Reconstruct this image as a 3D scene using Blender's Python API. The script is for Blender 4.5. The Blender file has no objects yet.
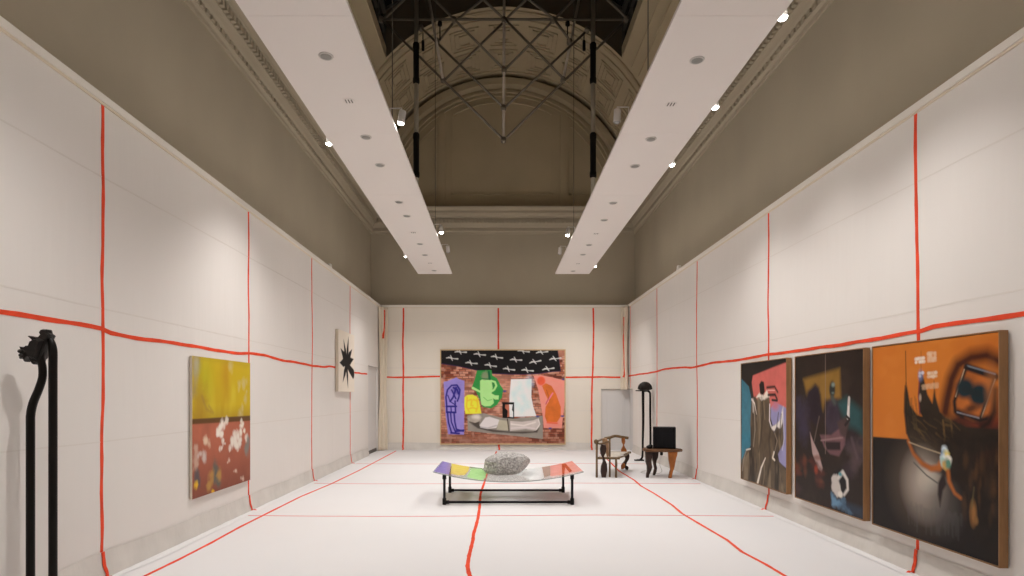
import bpy, bmesh, math, random
import numpy as np
from mathutils import Vector, Matrix, noise as mnoise

random.seed(7)
C = bpy.context.scene.collection
PI = math.pi
F = 590.0            # focal length in pixels of the 1024 wide frame
VX, VY = 499.0, 395.0
EYE = 1.55

def lin(c):
    c = c / 255.0
    return c / 12.92 if c <= 0.04045 else ((c + 0.055) / 1.055) ** 2.4
def rgb(r, g, b, k=1.0):
    return (lin(r) * k, lin(g) * k, lin(b) * k, 1.0)
def at(px, py, Y):
    """point at depth Y seen at pixel (px, py)"""
    return Vector(((px - VX) * Y / F, Y, EYE + (VY - py) * Y / F))
def fl(px, py):
    """floor point seen at a pixel"""
    Y = F * EYE / (py - VY)
    return Vector(((px - VX) * Y / F, Y, 0.0))

# ------------------------------------------------------------------ room sizes
XL, XR, YB = -3.354, 3.636, 16.63      # fabric wall faces
UL, UR, UB = -3.67, 3.90, 16.90        # upper wall faces
YF = -2.0                              # wall behind the camera
ZT = 4.085                             # top of fabric walls
VC, VZ, VR = 0.115, 6.85, 3.785        # vault centre and radius
OL, OR, OZ, OY = -2.64, 2.87, 9.44, 13.8   # lantern opening
RZ = 4.57                              # raft underside

# ------------------------------------------------------------------ materials
def mat(name, col, rough=0.6, metal=0.0, spec=0.4, bump=None, vary=None, emit=None, coat=0.0):
    m = bpy.data.materials.new(name); m.use_nodes = True
    nt = m.node_tree; b = nt.nodes['Principled BSDF']
    b.inputs['Base Color'].default_value = col
    b.inputs['Roughness'].default_value = rough
    b.inputs['Metallic'].default_value = metal
    b.inputs['Specular IOR Level'].default_value = spec
    b.inputs['Coat Weight'].default_value = coat
    if emit:
        b.inputs['Emission Color'].default_value = emit[0]
        b.inputs['Emission Strength'].default_value = emit[1]
    tc = None
    if bump or vary:
        tc = nt.nodes.new('ShaderNodeTexCoord')
    if vary:                           # (scale vector, amount)
        mp = nt.nodes.new('ShaderNodeMapping'); mp.inputs['Scale'].default_value = vary[0]
        nt.links.new(tc.outputs['Object'], mp.inputs['Vector'])
        n = nt.nodes.new('ShaderNodeTexNoise'); n.inputs['Scale'].default_value = 1.0
        n.inputs['Detail'].default_value = 6.0
        nt.links.new(mp.outputs[0], n.inputs['Vector'])
        r = nt.nodes.new('ShaderNodeValToRGB')
        a = vary[1]
        r.color_ramp.elements[0].position = 0.3; r.color_ramp.elements[1].position = 0.7
        r.color_ramp.elements[0].color = tuple(c * (1 - a) for c in col[:3]) + (1,)
        r.color_ramp.elements[1].color = tuple(min(1, c * (1 + a)) for c in col[:3]) + (1,)
        nt.links.new(n.outputs['Fac'], r.inputs['Fac'])
        nt.links.new(r.outputs['Color'], b.inputs['Base Color'])
    if bump:                           # list of (scale vector, strength, distance)
        prev = None
        for sc, st, di in bump:
            mp = nt.nodes.new('ShaderNodeMapping'); mp.inputs['Scale'].default_value = sc
            nt.links.new(tc.outputs['Object'], mp.inputs['Vector'])
            n = nt.nodes.new('ShaderNodeTexNoise'); n.inputs['Scale'].default_value = 1.0
            n.inputs['Detail'].default_value = 3.0
            nt.links.new(mp.outputs[0], n.inputs['Vector'])
            bp = nt.nodes.new('ShaderNodeBump')
            bp.inputs['Strength'].default_value = st; bp.inputs['Distance'].default_value = di
            nt.links.new(n.outputs['Fac'], bp.inputs['Height'])
            if prev: nt.links.new(prev.outputs['Normal'], bp.inputs['Normal'])
            prev = bp
        nt.links.new(prev.outputs['Normal'], b.inputs['Normal'])
    return m

M = {}
M['fabric_y'] = mat('fabric_side', (0.775, 0.74, 0.705, 1), 0.95, spec=0.1,
                    bump=[((1, 2.2, 0.35), 0.5, 0.03), ((9, 9, 0.8), 0.25, 0.006), ((160, 160, 160), 0.15, 0.002)],
                    vary=((0.6, 0.6, 0.25), 0.02))
M['fabric_x'] = mat('fabric_end', (0.80, 0.745, 0.66, 1), 0.95, spec=0.1,
                    bump=[((2.2, 1, 0.35), 0.5, 0.03), ((9, 9, 0.8), 0.25, 0.006), ((160, 160, 160), 0.15, 0.002)],
                    vary=((0.6, 0.6, 0.25), 0.02))
M['floor'] = mat('floor_canvas', (0.79, 0.78, 0.785, 1), 0.85, spec=0.15,
                 bump=[((1.2, 0.5, 1), 0.35, 0.02), ((120, 120, 120), 0.12, 0.002)], vary=((0.5, 0.5, 1), 0.015))
M['seam'] = mat('fabric_seam', (0.73, 0.69, 0.645, 1), 0.95, spec=0.1)
M['hem'] = mat('fabric_hem', (0.67, 0.64, 0.60, 1), 0.95, spec=0.1,
               bump=[((7, 7, 2), 0.6, 0.02), ((30, 30, 5), 0.4, 0.008)], vary=((3, 3, 2), 0.07))
M['drape'] = mat('fabric_drape', (0.74, 0.66, 0.54, 1), 0.95, spec=0.1, bump=[((14, 14, 1), 0.4, 0.01)])
M['red'] = mat('red_paint', rgb(230, 80, 50), 0.8, spec=0.15, vary=((6, 6, 6), 0.12))
M['red_thin'] = mat('red_paint_thin', rgb(226, 120, 110), 0.8, spec=0.15, vary=((6, 6, 6), 0.1))
M['taupe'] = mat('taupe_paint', (0.40, 0.348, 0.265, 1), 0.8, spec=0.2, vary=((0.8, 0.8, 0.5), 0.05), bump=[((3, 3, 1), 0.2, 0.01)])
M['taupe_lunette'] = mat('taupe_paint_plaster', (0.46, 0.385, 0.26, 1), 0.8, spec=0.2, vary=((0.8, 0.8, 0.8), 0.06))
M['white'] = mat('white_paint', (0.82, 0.78, 0.74, 1), 0.6, spec=0.3)
M['cap'] = mat('white_cap', (0.80, 0.76, 0.70, 1), 0.7, spec=0.2)
M['raft'] = mat('raft_paint', (0.84, 0.80, 0.765, 1), 0.75, spec=0.2, vary=((1, 0.4, 1), 0.01))
M['grey_door'] = mat('door_grey', (0.68, 0.665, 0.655, 1), 0.6, spec=0.3, vary=((1, 1, 0.4), 0.02))
M['dark_base'] = mat('dark_baseboard', (0.10, 0.09, 0.08, 1), 0.6)
M['lantern'] = mat('lantern_brown', (0.10, 0.075, 0.048, 1), 0.8, vary=((1, 1, 1), 0.1))
M['lantern_dark'] = mat('lantern_frame', (0.06, 0.055, 0.045, 1), 0.6)
M['night_glass'] = mat('night_glass', (0.01, 0.011, 0.012, 1), 0.08, spec=0.5)
M['truss'] = mat('truss_steel', (0.17, 0.145, 0.11, 1), 0.5)
M['truss_light'] = mat('truss_grey_rod', (0.52, 0.46, 0.39, 1), 0.45)
M['pole_grey'] = mat('pole_grey', (0.40, 0.36, 0.29, 1), 0.5)
M['black'] = mat('black_paint', (0.006, 0.0055, 0.0055, 1), 0.5, spec=0.2)
M['blackpipe'] = mat('black_pipe', (0.006, 0.006, 0.009, 1), 0.4, spec=0.25, vary=((20, 20, 20), 0.3))
M['bronze'] = mat('dark_bronze', (0.016, 0.013, 0.011, 1), 0.45, metal=0.2, spec=0.3, vary=((14, 14, 14), 0.4),
                  bump=[((22, 22, 22), 0.5, 0.01)])
M['polewood'] = mat('pole_black', (0.007, 0.005, 0.004, 1), 0.4, spec=0.2, vary=((6, 6, 2), 0.5))
M['wood_brown'] = mat('wood_brown', rgb(104, 70, 42), 0.5, vary=((9, 9, 40), 0.35), bump=[((10, 10, 60), 0.2, 0.004)])
M['wood_orange'] = mat('wood_orange', rgb(158, 94, 38), 0.45, vary=((14, 14, 5), 0.3))
M['wood_dark'] = mat('wood_dark', rgb(48, 30, 22), 0.45, vary=((14, 14, 5), 0.4))
M['wood_tan'] = mat('wood_tan', rgb(168, 132, 98), 0.55, vary=((12, 12, 5), 0.25))
M['wood_olive'] = mat('wood_olive', rgb(116, 92, 62), 0.5, vary=((15, 15, 6), 0.35))
M['seat_pale'] = mat('seat_pale', (0.62, 0.57, 0.50, 1), 0.9, vary=((25, 25, 25), 0.25), bump=[((30, 30, 30), 0.5, 0.01)])
M['frame_wood'] = mat('frame_walnut', rgb(150, 112, 74), 0.5, vary=((30, 30, 4), 0.15))
M['frame_light'] = mat('frame_pale_oak', rgb(206, 178, 134), 0.55, vary=((10, 10, 10), 0.1))
M['canvas_edge'] = mat('raw_canvas', (0.66, 0.58, 0.47, 1), 0.9, bump=[((80, 80, 80), 0.2, 0.003)])
M['ring'] = mat('trim_ring', (0.62, 0.60, 0.57, 1), 0.4)
M['lens_grey'] = mat('lamp_lens_grey', (0.30, 0.30, 0.28, 1), 0.35, metal=0.3)
M['slot'] = mat('slot_dark', (0.16, 0.15, 0.14, 1), 0.6)
M['spot_white'] = mat('spot_white', (0.80, 0.77, 0.74, 1), 0.4)
M['lens_on'] = mat('spot_lens_lit', (1, 1, 1, 1), 0.3, emit=((1.0, 0.96, 0.90, 1), 40.0))
M['added_fill'] = mat('added_fill_lit', (1, 1, 1, 1), 0.4, emit=((1.0, 0.93, 0.84, 1), 8.0))  # glow for unseen raft strips, added to lift the upper walls and vault
M['added_fill_edge'] = mat('added_fill_edge_lit', (1, 1, 1, 1), 0.4, emit=((1.0, 0.93, 0.86, 1), 34.0))
M['added_fill_end'] = mat('added_fill_end_lit', (1, 1, 1, 1), 0.4, emit=((1.0, 0.93, 0.84, 1), 120.0))
M['lens_off'] = mat('spot_lens_off', (0.5, 0.5, 0.5, 1), 0.2)
M['cable'] = mat('steel_cable', (0.10, 0.09, 0.075, 1), 0.4, metal=0.5)
M['stone'] = mat('grey_stone', (0.50, 0.485, 0.47, 1), 0.9, vary=((38, 38, 38), 0.5), bump=[((70, 70, 70), 0.8, 0.015), ((20, 20, 20), 0.5, 0.02)])

def glass(name, tint, rough=0.03, paint=None):
    """thin see-through sheet: transparent body plus a Fresnel sheen (paint = (colour, cover))"""
    m = bpy.data.materials.new(name); m.use_nodes = True
    nt = m.node_tree; nt.nodes.clear()
    out = nt.nodes.new('ShaderNodeOutputMaterial')
    tr = nt.nodes.new('ShaderNodeBsdfTransparent'); tr.inputs['Color'].default_value = tint
    gl = nt.nodes.new('ShaderNodeBsdfGlossy'); gl.inputs['Roughness'].default_value = rough
    fr = nt.nodes.new('ShaderNodeFresnel'); fr.inputs['IOR'].default_value = 1.22
    base = tr
    if paint:
        tc = nt.nodes.new('ShaderNodeTexCoord')
        n = nt.nodes.new('ShaderNodeTexNoise'); n.inputs['Scale'].default_value = 14
        n.inputs['Detail'].default_value = 5
        nt.links.new(tc.outputs['Object'], n.inputs['Vector'])
        r = nt.nodes.new('ShaderNodeValToRGB')
        c = paint[0]
        r.color_ramp.elements[0].position = 0.3; r.color_ramp.elements[1].position = 0.72
        r.color_ramp.elements[0].color = tuple(x * 0.9 for x in c[:3]) + (1,)
        r.color_ramp.elements[1].color = tuple(min(1, x * 1.1) for x in c[:3]) + (1,)
        nt.links.new(n.outputs['Fac'], r.inputs['Fac'])
        d = nt.nodes.new('ShaderNodeBsdfDiffuse'); nt.links.new(r.outputs['Color'], d.inputs['Color'])
        tl = nt.nodes.new('ShaderNodeBsdfTranslucent'); nt.links.new(r.outputs['Color'], tl.inputs['Color'])
        ad = nt.nodes.new('ShaderNodeMixShader'); ad.inputs[0].default_value = 0.05
        nt.links.new(d.outputs[0], ad.inputs[1]); nt.links.new(tl.outputs[0], ad.inputs[2])
        mx = nt.nodes.new('ShaderNodeMixShader'); mx.inputs[0].default_value = paint[1]
        nt.links.new(tr.outputs[0], mx.inputs[1]); nt.links.new(ad.outputs[0], mx.inputs[2])
        base = mx
    m2 = nt.nodes.new('ShaderNodeMixShader')
    gm = nt.nodes.new('ShaderNodeNewGeometry')
    sb = nt.nodes.new('ShaderNodeMath'); sb.operation = 'SUBTRACT'; sb.inputs[0].default_value = 1.0
    nt.links.new(gm.outputs['Backfacing'], sb.inputs[1])
    mu = nt.nodes.new('ShaderNodeMath'); mu.operation = 'MULTIPLY'
    nt.links.new(fr.outputs[0], mu.inputs[0]); nt.links.new(sb.outputs[0], mu.inputs[1])
    nt.links.new(mu.outputs[0], m2.inputs[0]); nt.links.new(base.outputs[0], m2.inputs[1]); nt.links.new(gl.outputs[0], m2.inputs[2])
    nt.links.new(m2.outputs[0], out.inputs['Surface'])
    return m

# ------------------------------------------------------------------ mesh builder
class MB:
    def __init__(s): s.v = []; s.f = []; s.m = []; s.sm = []
    def add(s, vs, fs, mi=0, smooth=False):
        o = len(s.v); s.v += [tuple(p) for p in vs]
        for f in fs: s.f.append([i + o for i in f]); s.m.append(mi); s.sm.append(smooth)
    def box(s, x0, x1, y0, y1, z0, z1, mi=0):
        v = [(x, y, z) for z in (z0, z1) for y in (y0, y1) for x in (x0, x1)]
        s.add(v, [(0, 2, 3, 1), (4, 5, 7, 6), (0, 1, 5, 4), (2, 6, 7, 3), (0, 4, 6, 2), (1, 3, 7, 5)], mi)
    def obox(s, c, ux, uy, uz, mi=0):
        """box about c with half vectors"""
        c = Vector(c); ux, uy, uz = Vector(ux), Vector(uy), Vector(uz)
        v = [c + ux * a + uy * b + uz * d for d in (-1, 1) for b in (-1, 1) for a in (-1, 1)]
        s.add(v, [(0, 2, 3, 1), (4, 5, 7, 6), (0, 1, 5, 4), (2, 6, 7, 3), (0, 4, 6, 2), (1, 3, 7, 5)], mi)
    def tube(s, pts, r, n=8, mi=0, smooth=True, flat=1.0):
        pts = [Vector(p) for p in pts]
        rs = r if isinstance(r, (list, tuple)) else [r] * len(pts)
        vs = []; fs = []
        t0 = (pts[1] - pts[0]).normalized()
        up = Vector((0, 0, 1)) if abs(t0.z) < 0.9 else Vector((0, 1, 0))
        a = t0.cross(up).normalized()
        for i, p in enumerate(pts):
            t = (pts[min(i + 1, len(pts) - 1)] - pts[max(i - 1, 0)]).normalized()
            a = (a - t * a.dot(t)).normalized(); b = t.cross(a)
            for k in range(n):
                th = 2 * PI * (k + 0.5) / n
                vs.append(p + a * (rs[i] * math.cos(th)) + b * (rs[i] * flat * math.sin(th)))
        for i in range(len(pts) - 1):
            for k in range(n):
                fs.append((i * n + k, i * n + (k + 1) % n, (i + 1) * n + (k + 1) % n, (i + 1) * n + k))
        fs.append(tuple(reversed(range(n)))); fs.append(tuple((len(pts) - 1) * n + k for k in range(n)))
        s.add(vs, fs, mi, smooth)
    def lathe(s, c, prof, n=20, mi=0, mtx=None, smooth=True):
        """profile of (r, z) about local z at c"""
        vs = []; fs = []
        for r, z in prof:
            for k in range(n):
                p = Vector((r * math.cos(2 * PI * k / n), r * math.sin(2 * PI * k / n), z))
                if mtx: p = mtx @ p
                vs.append(Vector(c) + p)
        for i in range(len(prof) - 1):
            for k in range(n):
                fs.append((i * n + k, i * n + (k + 1) % n, (i + 1) * n + (k + 1) % n, (i + 1) * n + k))
        fs.append(tuple(reversed(range(n)))); fs.append(tuple((len(prof) - 1) * n + k for k in range(n)))
        s.add(vs, fs, mi, smooth)
    def prism(s, poly, d, mi=0, inset=0.0):
        """outline of 3-D points swept along vector d, edges eased by shrinking both faces"""
        poly = [Vector(p) for p in poly]; d = Vector(d); n = len(poly)
        c = sum(poly, Vector()) / n
        def ring(off, k): return [c + (p - c) * k + off for p in poly]
        if inset > 0:
            rings = [ring(d * -0.5, 1 - inset), ring(d * -0.28, 1), ring(d * 0.28, 1), ring(d * 0.5, 1 - inset)]
        else:
            rings = [ring(d * -0.5, 1), ring(d * 0.5, 1)]
        vs = [p for r in rings for p in r]; fs = []
        for i in range(len(rings) - 1):
            for k in range(n):
                fs.append((i * n + k, i * n + (k + 1) % n, (i + 1) * n + (k + 1) % n, (i + 1) * n + k))
        fs.append(tuple(reversed(range(n)))); fs.append(tuple((len(rings) - 1) * n + k for k in range(n)))
        s.add(vs, fs, mi)
    def ribbon(s, pts, nrm, w, mi=0, lift=0.003):
        """thin painted line lying on a surface of the given normal"""
        pts = [Vector(p) for p in pts]; nrm = Vector(nrm)
        vs = []; fs = []
        for i, p in enumerate(pts):
            t = (pts[min(i + 1, len(pts) - 1)] - pts[max(i - 1, 0)]).normalized()
            a = t.cross(nrm).normalized()
            ww = w * (1 + 0.08 * math.sin(i * 2.3) + 0.06 * math.sin(i * 5.1))
            vs += [p + a * ww / 2 + nrm * lift, p - a * ww / 2 + nrm * lift, p - a * ww / 2, p + a * ww / 2]
        for i in range(len(pts) - 1):
            o = i * 4
            for k in range(4): fs.append((o + k, o + (k + 1) % 4, o + 4 + (k + 1) % 4, o + 4 + k))
        s.add(vs, fs, mi)
    def grid(s, nx, ny, fn, mi=0, smooth=True):
        vs = [fn(i / nx, j / ny) for j in range(ny + 1) for i in range(nx + 1)]
        fs = [(j * (nx + 1) + i, j * (nx + 1) + i + 1, (j + 1) * (nx + 1) + i + 1, (j + 1) * (nx + 1) + i)
              for j in range(ny) for i in range(nx)]
        s.add(vs, fs, mi, smooth)
    def build(s, name, mats, parent=None, fix=True, bevel=0):
        me = bpy.data.meshes.new(name)
        v = s.v
        if parent is not None:
            o3 = parent_world(parent); v = [(p[0] - o3[0], p[1] - o3[1], p[2] - o3[2]) for p in s.v]
        me.from_pydata(v, [], s.f)
        if not isinstance(mats, (list, tuple)): mats = [mats]
        for m_ in mats: me.materials.append(m_)
        me.polygons.foreach_set('material_index', s.m)
        me.polygons.foreach_set('use_smooth', s.sm)
        if fix:
            bm = bmesh.new(); bm.from_mesh(me); bmesh.ops.recalc_face_normals(bm, faces=bm.faces); bm.to_mesh(me); bm.free()
        me.update()
        o = bpy.data.objects.new(name, me); C.objects.link(o)
        if parent is not None: o.parent = parent
        if bevel:
            b = o.modifiers.new('bevel', 'BEVEL'); b.width = bevel; b.segments = 2; b.limit_method = 'ANGLE'
        return o
def parent_world(o):
    p = Vector(o.location)
    while o.parent: o = o.parent; p += Vector(o.location)
    return p
def tag(o, label, cat, group=None):
    o['label'] = label; o['category'] = cat
    if group: o['group'] = group
    return o
def thing(name, loc, label, cat, group=None):
    o = bpy.data.objects.new(name, None); C.objects.link(o); o.location = loc; o.empty_display_size = 0.1
    return tag(o, label, cat, group)
def struct(o): o['kind'] = 'structure'; return o

def wob(t, seed, amp):
    return amp * (mnoise.noise(Vector((t * 0.9, seed * 7.3, 0.1))) + 0.28 * mnoise.noise(Vector((t * 2.7, seed * 3.1, 4.2))))

# ------------------------------------------------------------------ hem (gathered fabric along the wall foot)
def hem_off(t, s, seed):
    """stand-off from the wall of the hem at length t, height share s (0 floor .. 1 top)"""
    base = 0.020 * (1 - s) ** 1.4 + 0.004
    w = 0.5 + 0.5 * mnoise.noise(Vector((t * 1.6, seed, s * 1.2)))
    w2 = mnoise.noise(Vector((t * 5.5, seed + 9, s * 2.0)))
    return base * (0.7 + 0.8 * w) + 0.007 * (w2 + 1) * (1 - s) * 1.2 + 0.002
HEM = 0.21

# ------------------------------------------------------------------ floor
def lerp_path(pts, n=8):
    out = []
    pts = [Vector(p) for p in pts]
    for a, b in zip(pts[:-1], pts[1:]):
        for k in range(n): out.append(a.lerp(b, k / n))
    out.append(pts[-1]); return out
mb = MB()
mb.box(UL - 0.3, UR + 0.3, YF - 0.3, UB + 0.3, -0.2, 0.0, 0)
LX, MX, RX = -2.99, -0.25, 2.45
# the three long lines
left = [Vector((-3.04, 0.5, 0)), Vector((-3.04, 3, 0)), fl(145, 576), fl(178, 560), fl(211, 543), fl(240, 527), fl(268, 513), fl(300, 497), fl(331, 484), fl(358, 471), fl(381, 459), fl(396, 451)]
mid = [Vector((-0.22, 0.5, 0)), Vector((-0.24, 3.5, 0)), fl(471, 579), fl(468.5, 572), fl(467.5, 566), fl(469, 556), fl(471, 548), fl(473, 540), fl(473.5, 534), fl(476, 526), fl(478, 518), fl(479.5, 508), fl(480.5, 494), fl(484.5, 482), fl(487, 474), fl(492, 461), fl(496.5, 451.5)]
right = [Vector((2.45, 0.5, 0)), Vector((2.45, 3, 0)), fl(785, 576), fl(765, 564), fl(742, 552), fl(727, 540), fl(703, 526), fl(682, 513.5), fl(672, 505), fl(655, 494), fl(641, 486), fl(634, 480), fl(619, 471), fl(609, 461), fl(600, 453)]
for p_, w_ in ((left, 0.034), (mid, 0.037), (right, 0.034)):
    mb.ribbon(lerp_path(p_, 5), (0, 0, 1), w_, 1, 0.0025)
for Y0, w_ in ((3.25, 0.03), (7.57, 0.026), (10.33, 0.03), (13.3, 0.026)):
    pts = [Vector((x, Y0 + 0.04 * math.sin(x * 1.1) + wob(x, Y0, 0.02), 0)) for x in np.linspace(XL + 0.08, XR - 0.08, 60)]
    mb.ribbon(pts, (0, 0, 1), w_ * 0.75, 2, 0.0025)
struct(mb.build('floor', [M['floor'], M['red'], M['red_thin']]))

# ------------------------------------------------------------------ fabric walls
LV = [1.6, 4.985, 7.9, 10.58, 13.28]
RV = [1.7, 5.13, 7.95, 10.83, 13.58, 16.3]
HZ = 2.09
DOOR_L = (15.12, 16.34, 2.31)            # opening in the left wall
DOOR_R = (2.88, 1.72, 16.02)             # opening in the back right corner: x start, height, y start on the right wall

def side_wall(name, sx, x, thick_to, vlines, seed, wid):
    mb = MB()
    x0, x1 = sorted((x, thick_to))
    if sx > 0:   # left wall, faces +x
        mb.box(x0, x1, YF, DOOR_L[0], 0, ZT - 0.02)
        mb.box(x0, x1, DOOR_L[0], DOOR_L[1], DOOR_L[2], ZT - 0.02)
        mb.box(x0, x1, DOOR_L[1], YB, 0, ZT - 0.02)
    else:
        mb.box(x0, x1, YF, DOOR_R[2], 0, ZT - 0.02)
        mb.box(x0, x1, DOOR_R[2], YB, DOOR_R[1], ZT - 0.02)
    n = (sx, 0, 0)
    for i, Y0 in enumerate(vlines):
        zlo = 0.12
        if sx < 0 and Y0 > 16: zlo = 1.75
        pts = [Vector((x, Y0 + wob(z, seed + i, 0.045 if Y0 < 12 else 0.03), z)) for z in np.linspace(zlo, 4.012, 40)]
        mb.ribbon(pts, n, wid, 1)
    ys = np.linspace(YF, 15.0 if sx > 0 else 16.55, 140)
    pts = []
    for y in ys:
        z = HZ + wob(y * 0.8, seed + 20, 0.05) + (0.02 if y < 5 else 0)
        pts.append(Vector((x, y, z)))
    mb.ribbon(pts, n, wid, 1, 0.0045)
    for zs in (1.16, 2.285, 3.4):
        y1 = 15.05 if sx > 0 or zs < 1.7 else 16.6
        pts = [Vector((x, y, zs + wob(y, seed + 33, 0.012))) for y in np.linspace(YF, y1, 60)]
        mb.ribbon(pts, n, 0.012, 2, 0.002)
    return struct(mb.build(name, [M['fabric_y'], M['red'], M['seam']]))
side_wall('wall_left', 1, XL, UL - 0.0, LV, 1, 0.036)
side_wall('wall_right', -1, XR, UR + 0.0, RV, 5, 0.036)

mb = MB()
mb.box(UL, DOOR_R[0], YB, UB, 0, ZT - 0.02)
mb.box(DOOR_R[0], UR, YB, UB, DOOR_R[1], ZT - 0.02)
for i, X0 in enumerate((-2.70, -0.01, 2.67)):
    dx = 0.06 if X0 > 1 else 0.0
    pts = [Vector((X0 - dx * (1 - (z / 4)) + wob(z, 60 + i, 0.03), YB, z)) for z in np.linspace(0.12, 4.0, 36)]
    mb.ribbon(pts, (0, -1, 0), 0.046, 1)
pts = [Vector((x, YB, 2.055 + wob(x, 71, 0.03))) for x in np.linspace(XL + 0.14, XR - 0.12, 60)]
mb.ribbon(pts, (0, -1, 0), 0.046, 1, 0.0045)
for zs in (1.1, 2.31, 3.35):
    pts = [Vector((x, YB, zs + wob(x, 80, 0.01))) for x in np.linspace(XL, 2.85 if zs < 1.8 else XR, 40)]
    mb.ribbon(pts, (0, -1, 0), 0.012, 2, 0.002)
struct(mb.build('wall_back', [M['fabric_x'], M['red'], M['seam']]))
mb = MB(); mb.box(UL, UR, YF - 0.25, YF, 0, 12.6); struct(mb.build('wall_front', M['fabric_x']))

# hems, with the red lines running down over them
def hem(name, kind, t0, t1, seed, lines):
    mb = MB(); n = int((t1 - t0) / 0.045)
    def P(t, s, lift=0.0):
        o = hem_off(t, s, seed) + lift
        h = HEM * s * (1 + 0.12 * mnoise.noise(Vector((t * 0.9, seed, 5))))
        if kind == 'L': return Vector((XL + o, t, h))
        if kind == 'R': return Vector((XR - o, t, h))
        return Vector((t, YB - o, h))
    mb.grid(n, 8, lambda u, v: P(t0 + (t1 - t0) * u, v))
    # turned-out lip lying on the floor
    def lip(u, v):
        t = t0 + (t1 - t0) * u; p = P(t, 0)
        w = v * (0.10 + 0.035 * mnoise.noise(Vector((t * 1.1, seed + 3, 1))))
        z = 0.010 * math.sin(v * PI) + 0.004
        d = {'L': Vector((w, 0, z)), 'R': Vector((-w, 0, z)), 'B': Vector((0, -w, z))}[kind]
        return p + d
    mb.grid(n, 4, lip, 2)
    wd = 0.036 if kind != 'B' else 0.046
    for t in lines:
        nn = {'L': (1, 0, 0), 'R': (-1, 0, 0), 'B': (0, -1, 0)}[kind]
        pts = [P(t + 0.012 * math.sin(9 * s) * (1 - s), s, 0.006) for s in np.linspace(1.0, 0, 10)]
        mb.ribbon(pts, nn, wd, 1, 0.004)
        d = {'L': Vector((0.1, 0, 0)), 'R': Vector((-0.1, 0, 0)), 'B': Vector((0, -0.1, 0))}[kind]
        q = P(t, 0); mb.ribbon([q + Vector((0, 0, 0.012)), q + d * 0.35 + Vector((0, 0, 0.018)), q + d * 0.7 + Vector((0, -0.02, 0.008))], (0, 0, 1), wd * .8, 1, 0.004)
    o = struct(mb.build(name, [M['hem'], M['red'], M['floor']], fix=False))
    return o
hem('baseboard_left', 'L', -1.9, 15.1, 2.0, [y + wob(.2, 1 + i, .045 if y < 12 else .03) for i, y in enumerate(LV)])
hem('baseboard_right', 'R', -1.9, 15.98, 6.0, [y + wob(.2, 5 + i, .045 if y < 12 else .03) for i, y in enumerate(RV[:-1])])
hem('baseboard_back', 'B', XL + 0.15, DOOR_R[0] - 0.02, 11.0, [x - (.057 if x > 1 else 0) + wob(.2, 60 + i, .03) for i, x in enumerate((-2.70, -0.01, 2.67))])

# white capping along the top of the fabric
mb = MB()
mb.box(XL - 0.30, XL + 0.022, YF, YB, ZT - 0.065, ZT); mb.box(XR - 0.022, XR + 0.25, YF, YB, ZT - 0.065, ZT)
mb.box(XL + 0.022, XR - 0.022, YB - 0.022, YB + 0.25, ZT - 0.065, ZT)
mb.box(XL, XL + 0.012, YF, YB, ZT - 0.085, ZT - 0.065, 1); mb.box(XR - 0.012, XR, YF, YB, ZT - 0.085, ZT - 0.065, 1)
mb.box(XL, XR, YB - 0.012, YB, ZT - 0.085, ZT - 0.065, 1)
struct(mb.build('trim_1', [M['cap'], M['drape']]))

# ------------------------------------------------------------------ doorways behind the fabric
mb = MB()
mb.box(XL - 0.09, XL - 0.05, DOOR_L[0] + 0.01, DOOR_L[1] - 0.01, 0.09, 2.30)
mb.box(XL - 0.05, XL - 0.042, DOOR_L[0] + 0.1, DOOR_L[1] - 0.1, 0.25, 1.0); mb.box(XL - 0.05, XL - 0.042, DOOR_L[0] + 0.1, DOOR_L[1] - 0.1, 1.15, 2.2)
mb.box(XL - 0.09, XL - 0.035, DOOR_L[0] + 0.01, DOOR_L[1] - 0.01, 0.0, 0.09, 1)
struct(mb.build('door_1', [M['grey_door'], M['dark_base']], bevel=0.004))
mb = MB()
mb.box(DOOR_R[0] + 0.01, XR + 0.10, YB + 0.06, YB + 0.10, 0.0, 1.71)
mb.box(DOOR_R[0] + 0.17, XR - 0.12, YB + 0.052, YB + 0.06, 0.2, 1.58)
mb.box(XR + 0.06, XR + 0.10, DOOR_R[2] + 0.01, YB + 0.06, 0.0, 1.71)
struct(mb.build('door_2', [M['grey_door']], bevel=0.004))

# loose fabric hanging in the two far corners
def drape(name, x0, y0, x1, y1, ztop, zbot, seed, label, red):
    mb = MB()
    def P(u, v, lift=0.0):
        z = ztop + (zbot - ztop) * v
        x = x0 + (x1 - x0) * u; y = y0 + (y1 - y0) * u
        k = 0.035 * math.sin(u * 13 + seed + 0.8 * math.sin(v * 5)) + 0.03 * mnoise.noise(Vector((u * 3, v * 4, seed)))
        pinch = 1 - 0.28 * math.sin(v * PI) ** 2
        mx_, my_ = (x0 + x1) / 2, (y0 + y1) / 2
        x = mx_ + (x - mx_) * pinch; y = my_ + (y - my_) * pinch
        s_ = 1 if x0 > 0 else -1
        return Vector((x - s_ * (0.7 * (k + lift) + (0.07 if x0 > 0 else 0.0)), y - 0.7 * (k + lift) - 0.07, z))
    mb.grid(18, 60, lambda u, v: P(u, v))
    if red:
        pts = [P(0.55 + 0.1 * math.sin(v * 20), v, 0.01) for v in np.linspace(red[0], red[1], 20)]
        mb.ribbon(pts, (0, -1, 0), 0.05, 1)
    o = mb.build(name, [M['drape'], M['red']], fix=False)
    sd = o.modifiers.new('cloth', 'SOLIDIFY'); sd.thickness = 0.006; sd.offset = -1
    tag(o, label, 'curtain'); return o
drape('fabric_drape', XL, 16.40, XL + 0.22, YB, 4.0, 0.01, 1.0, 'gathered cream fabric hanging floor length in far left corner beside grey doorway', (0.02, 0.22))
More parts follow.
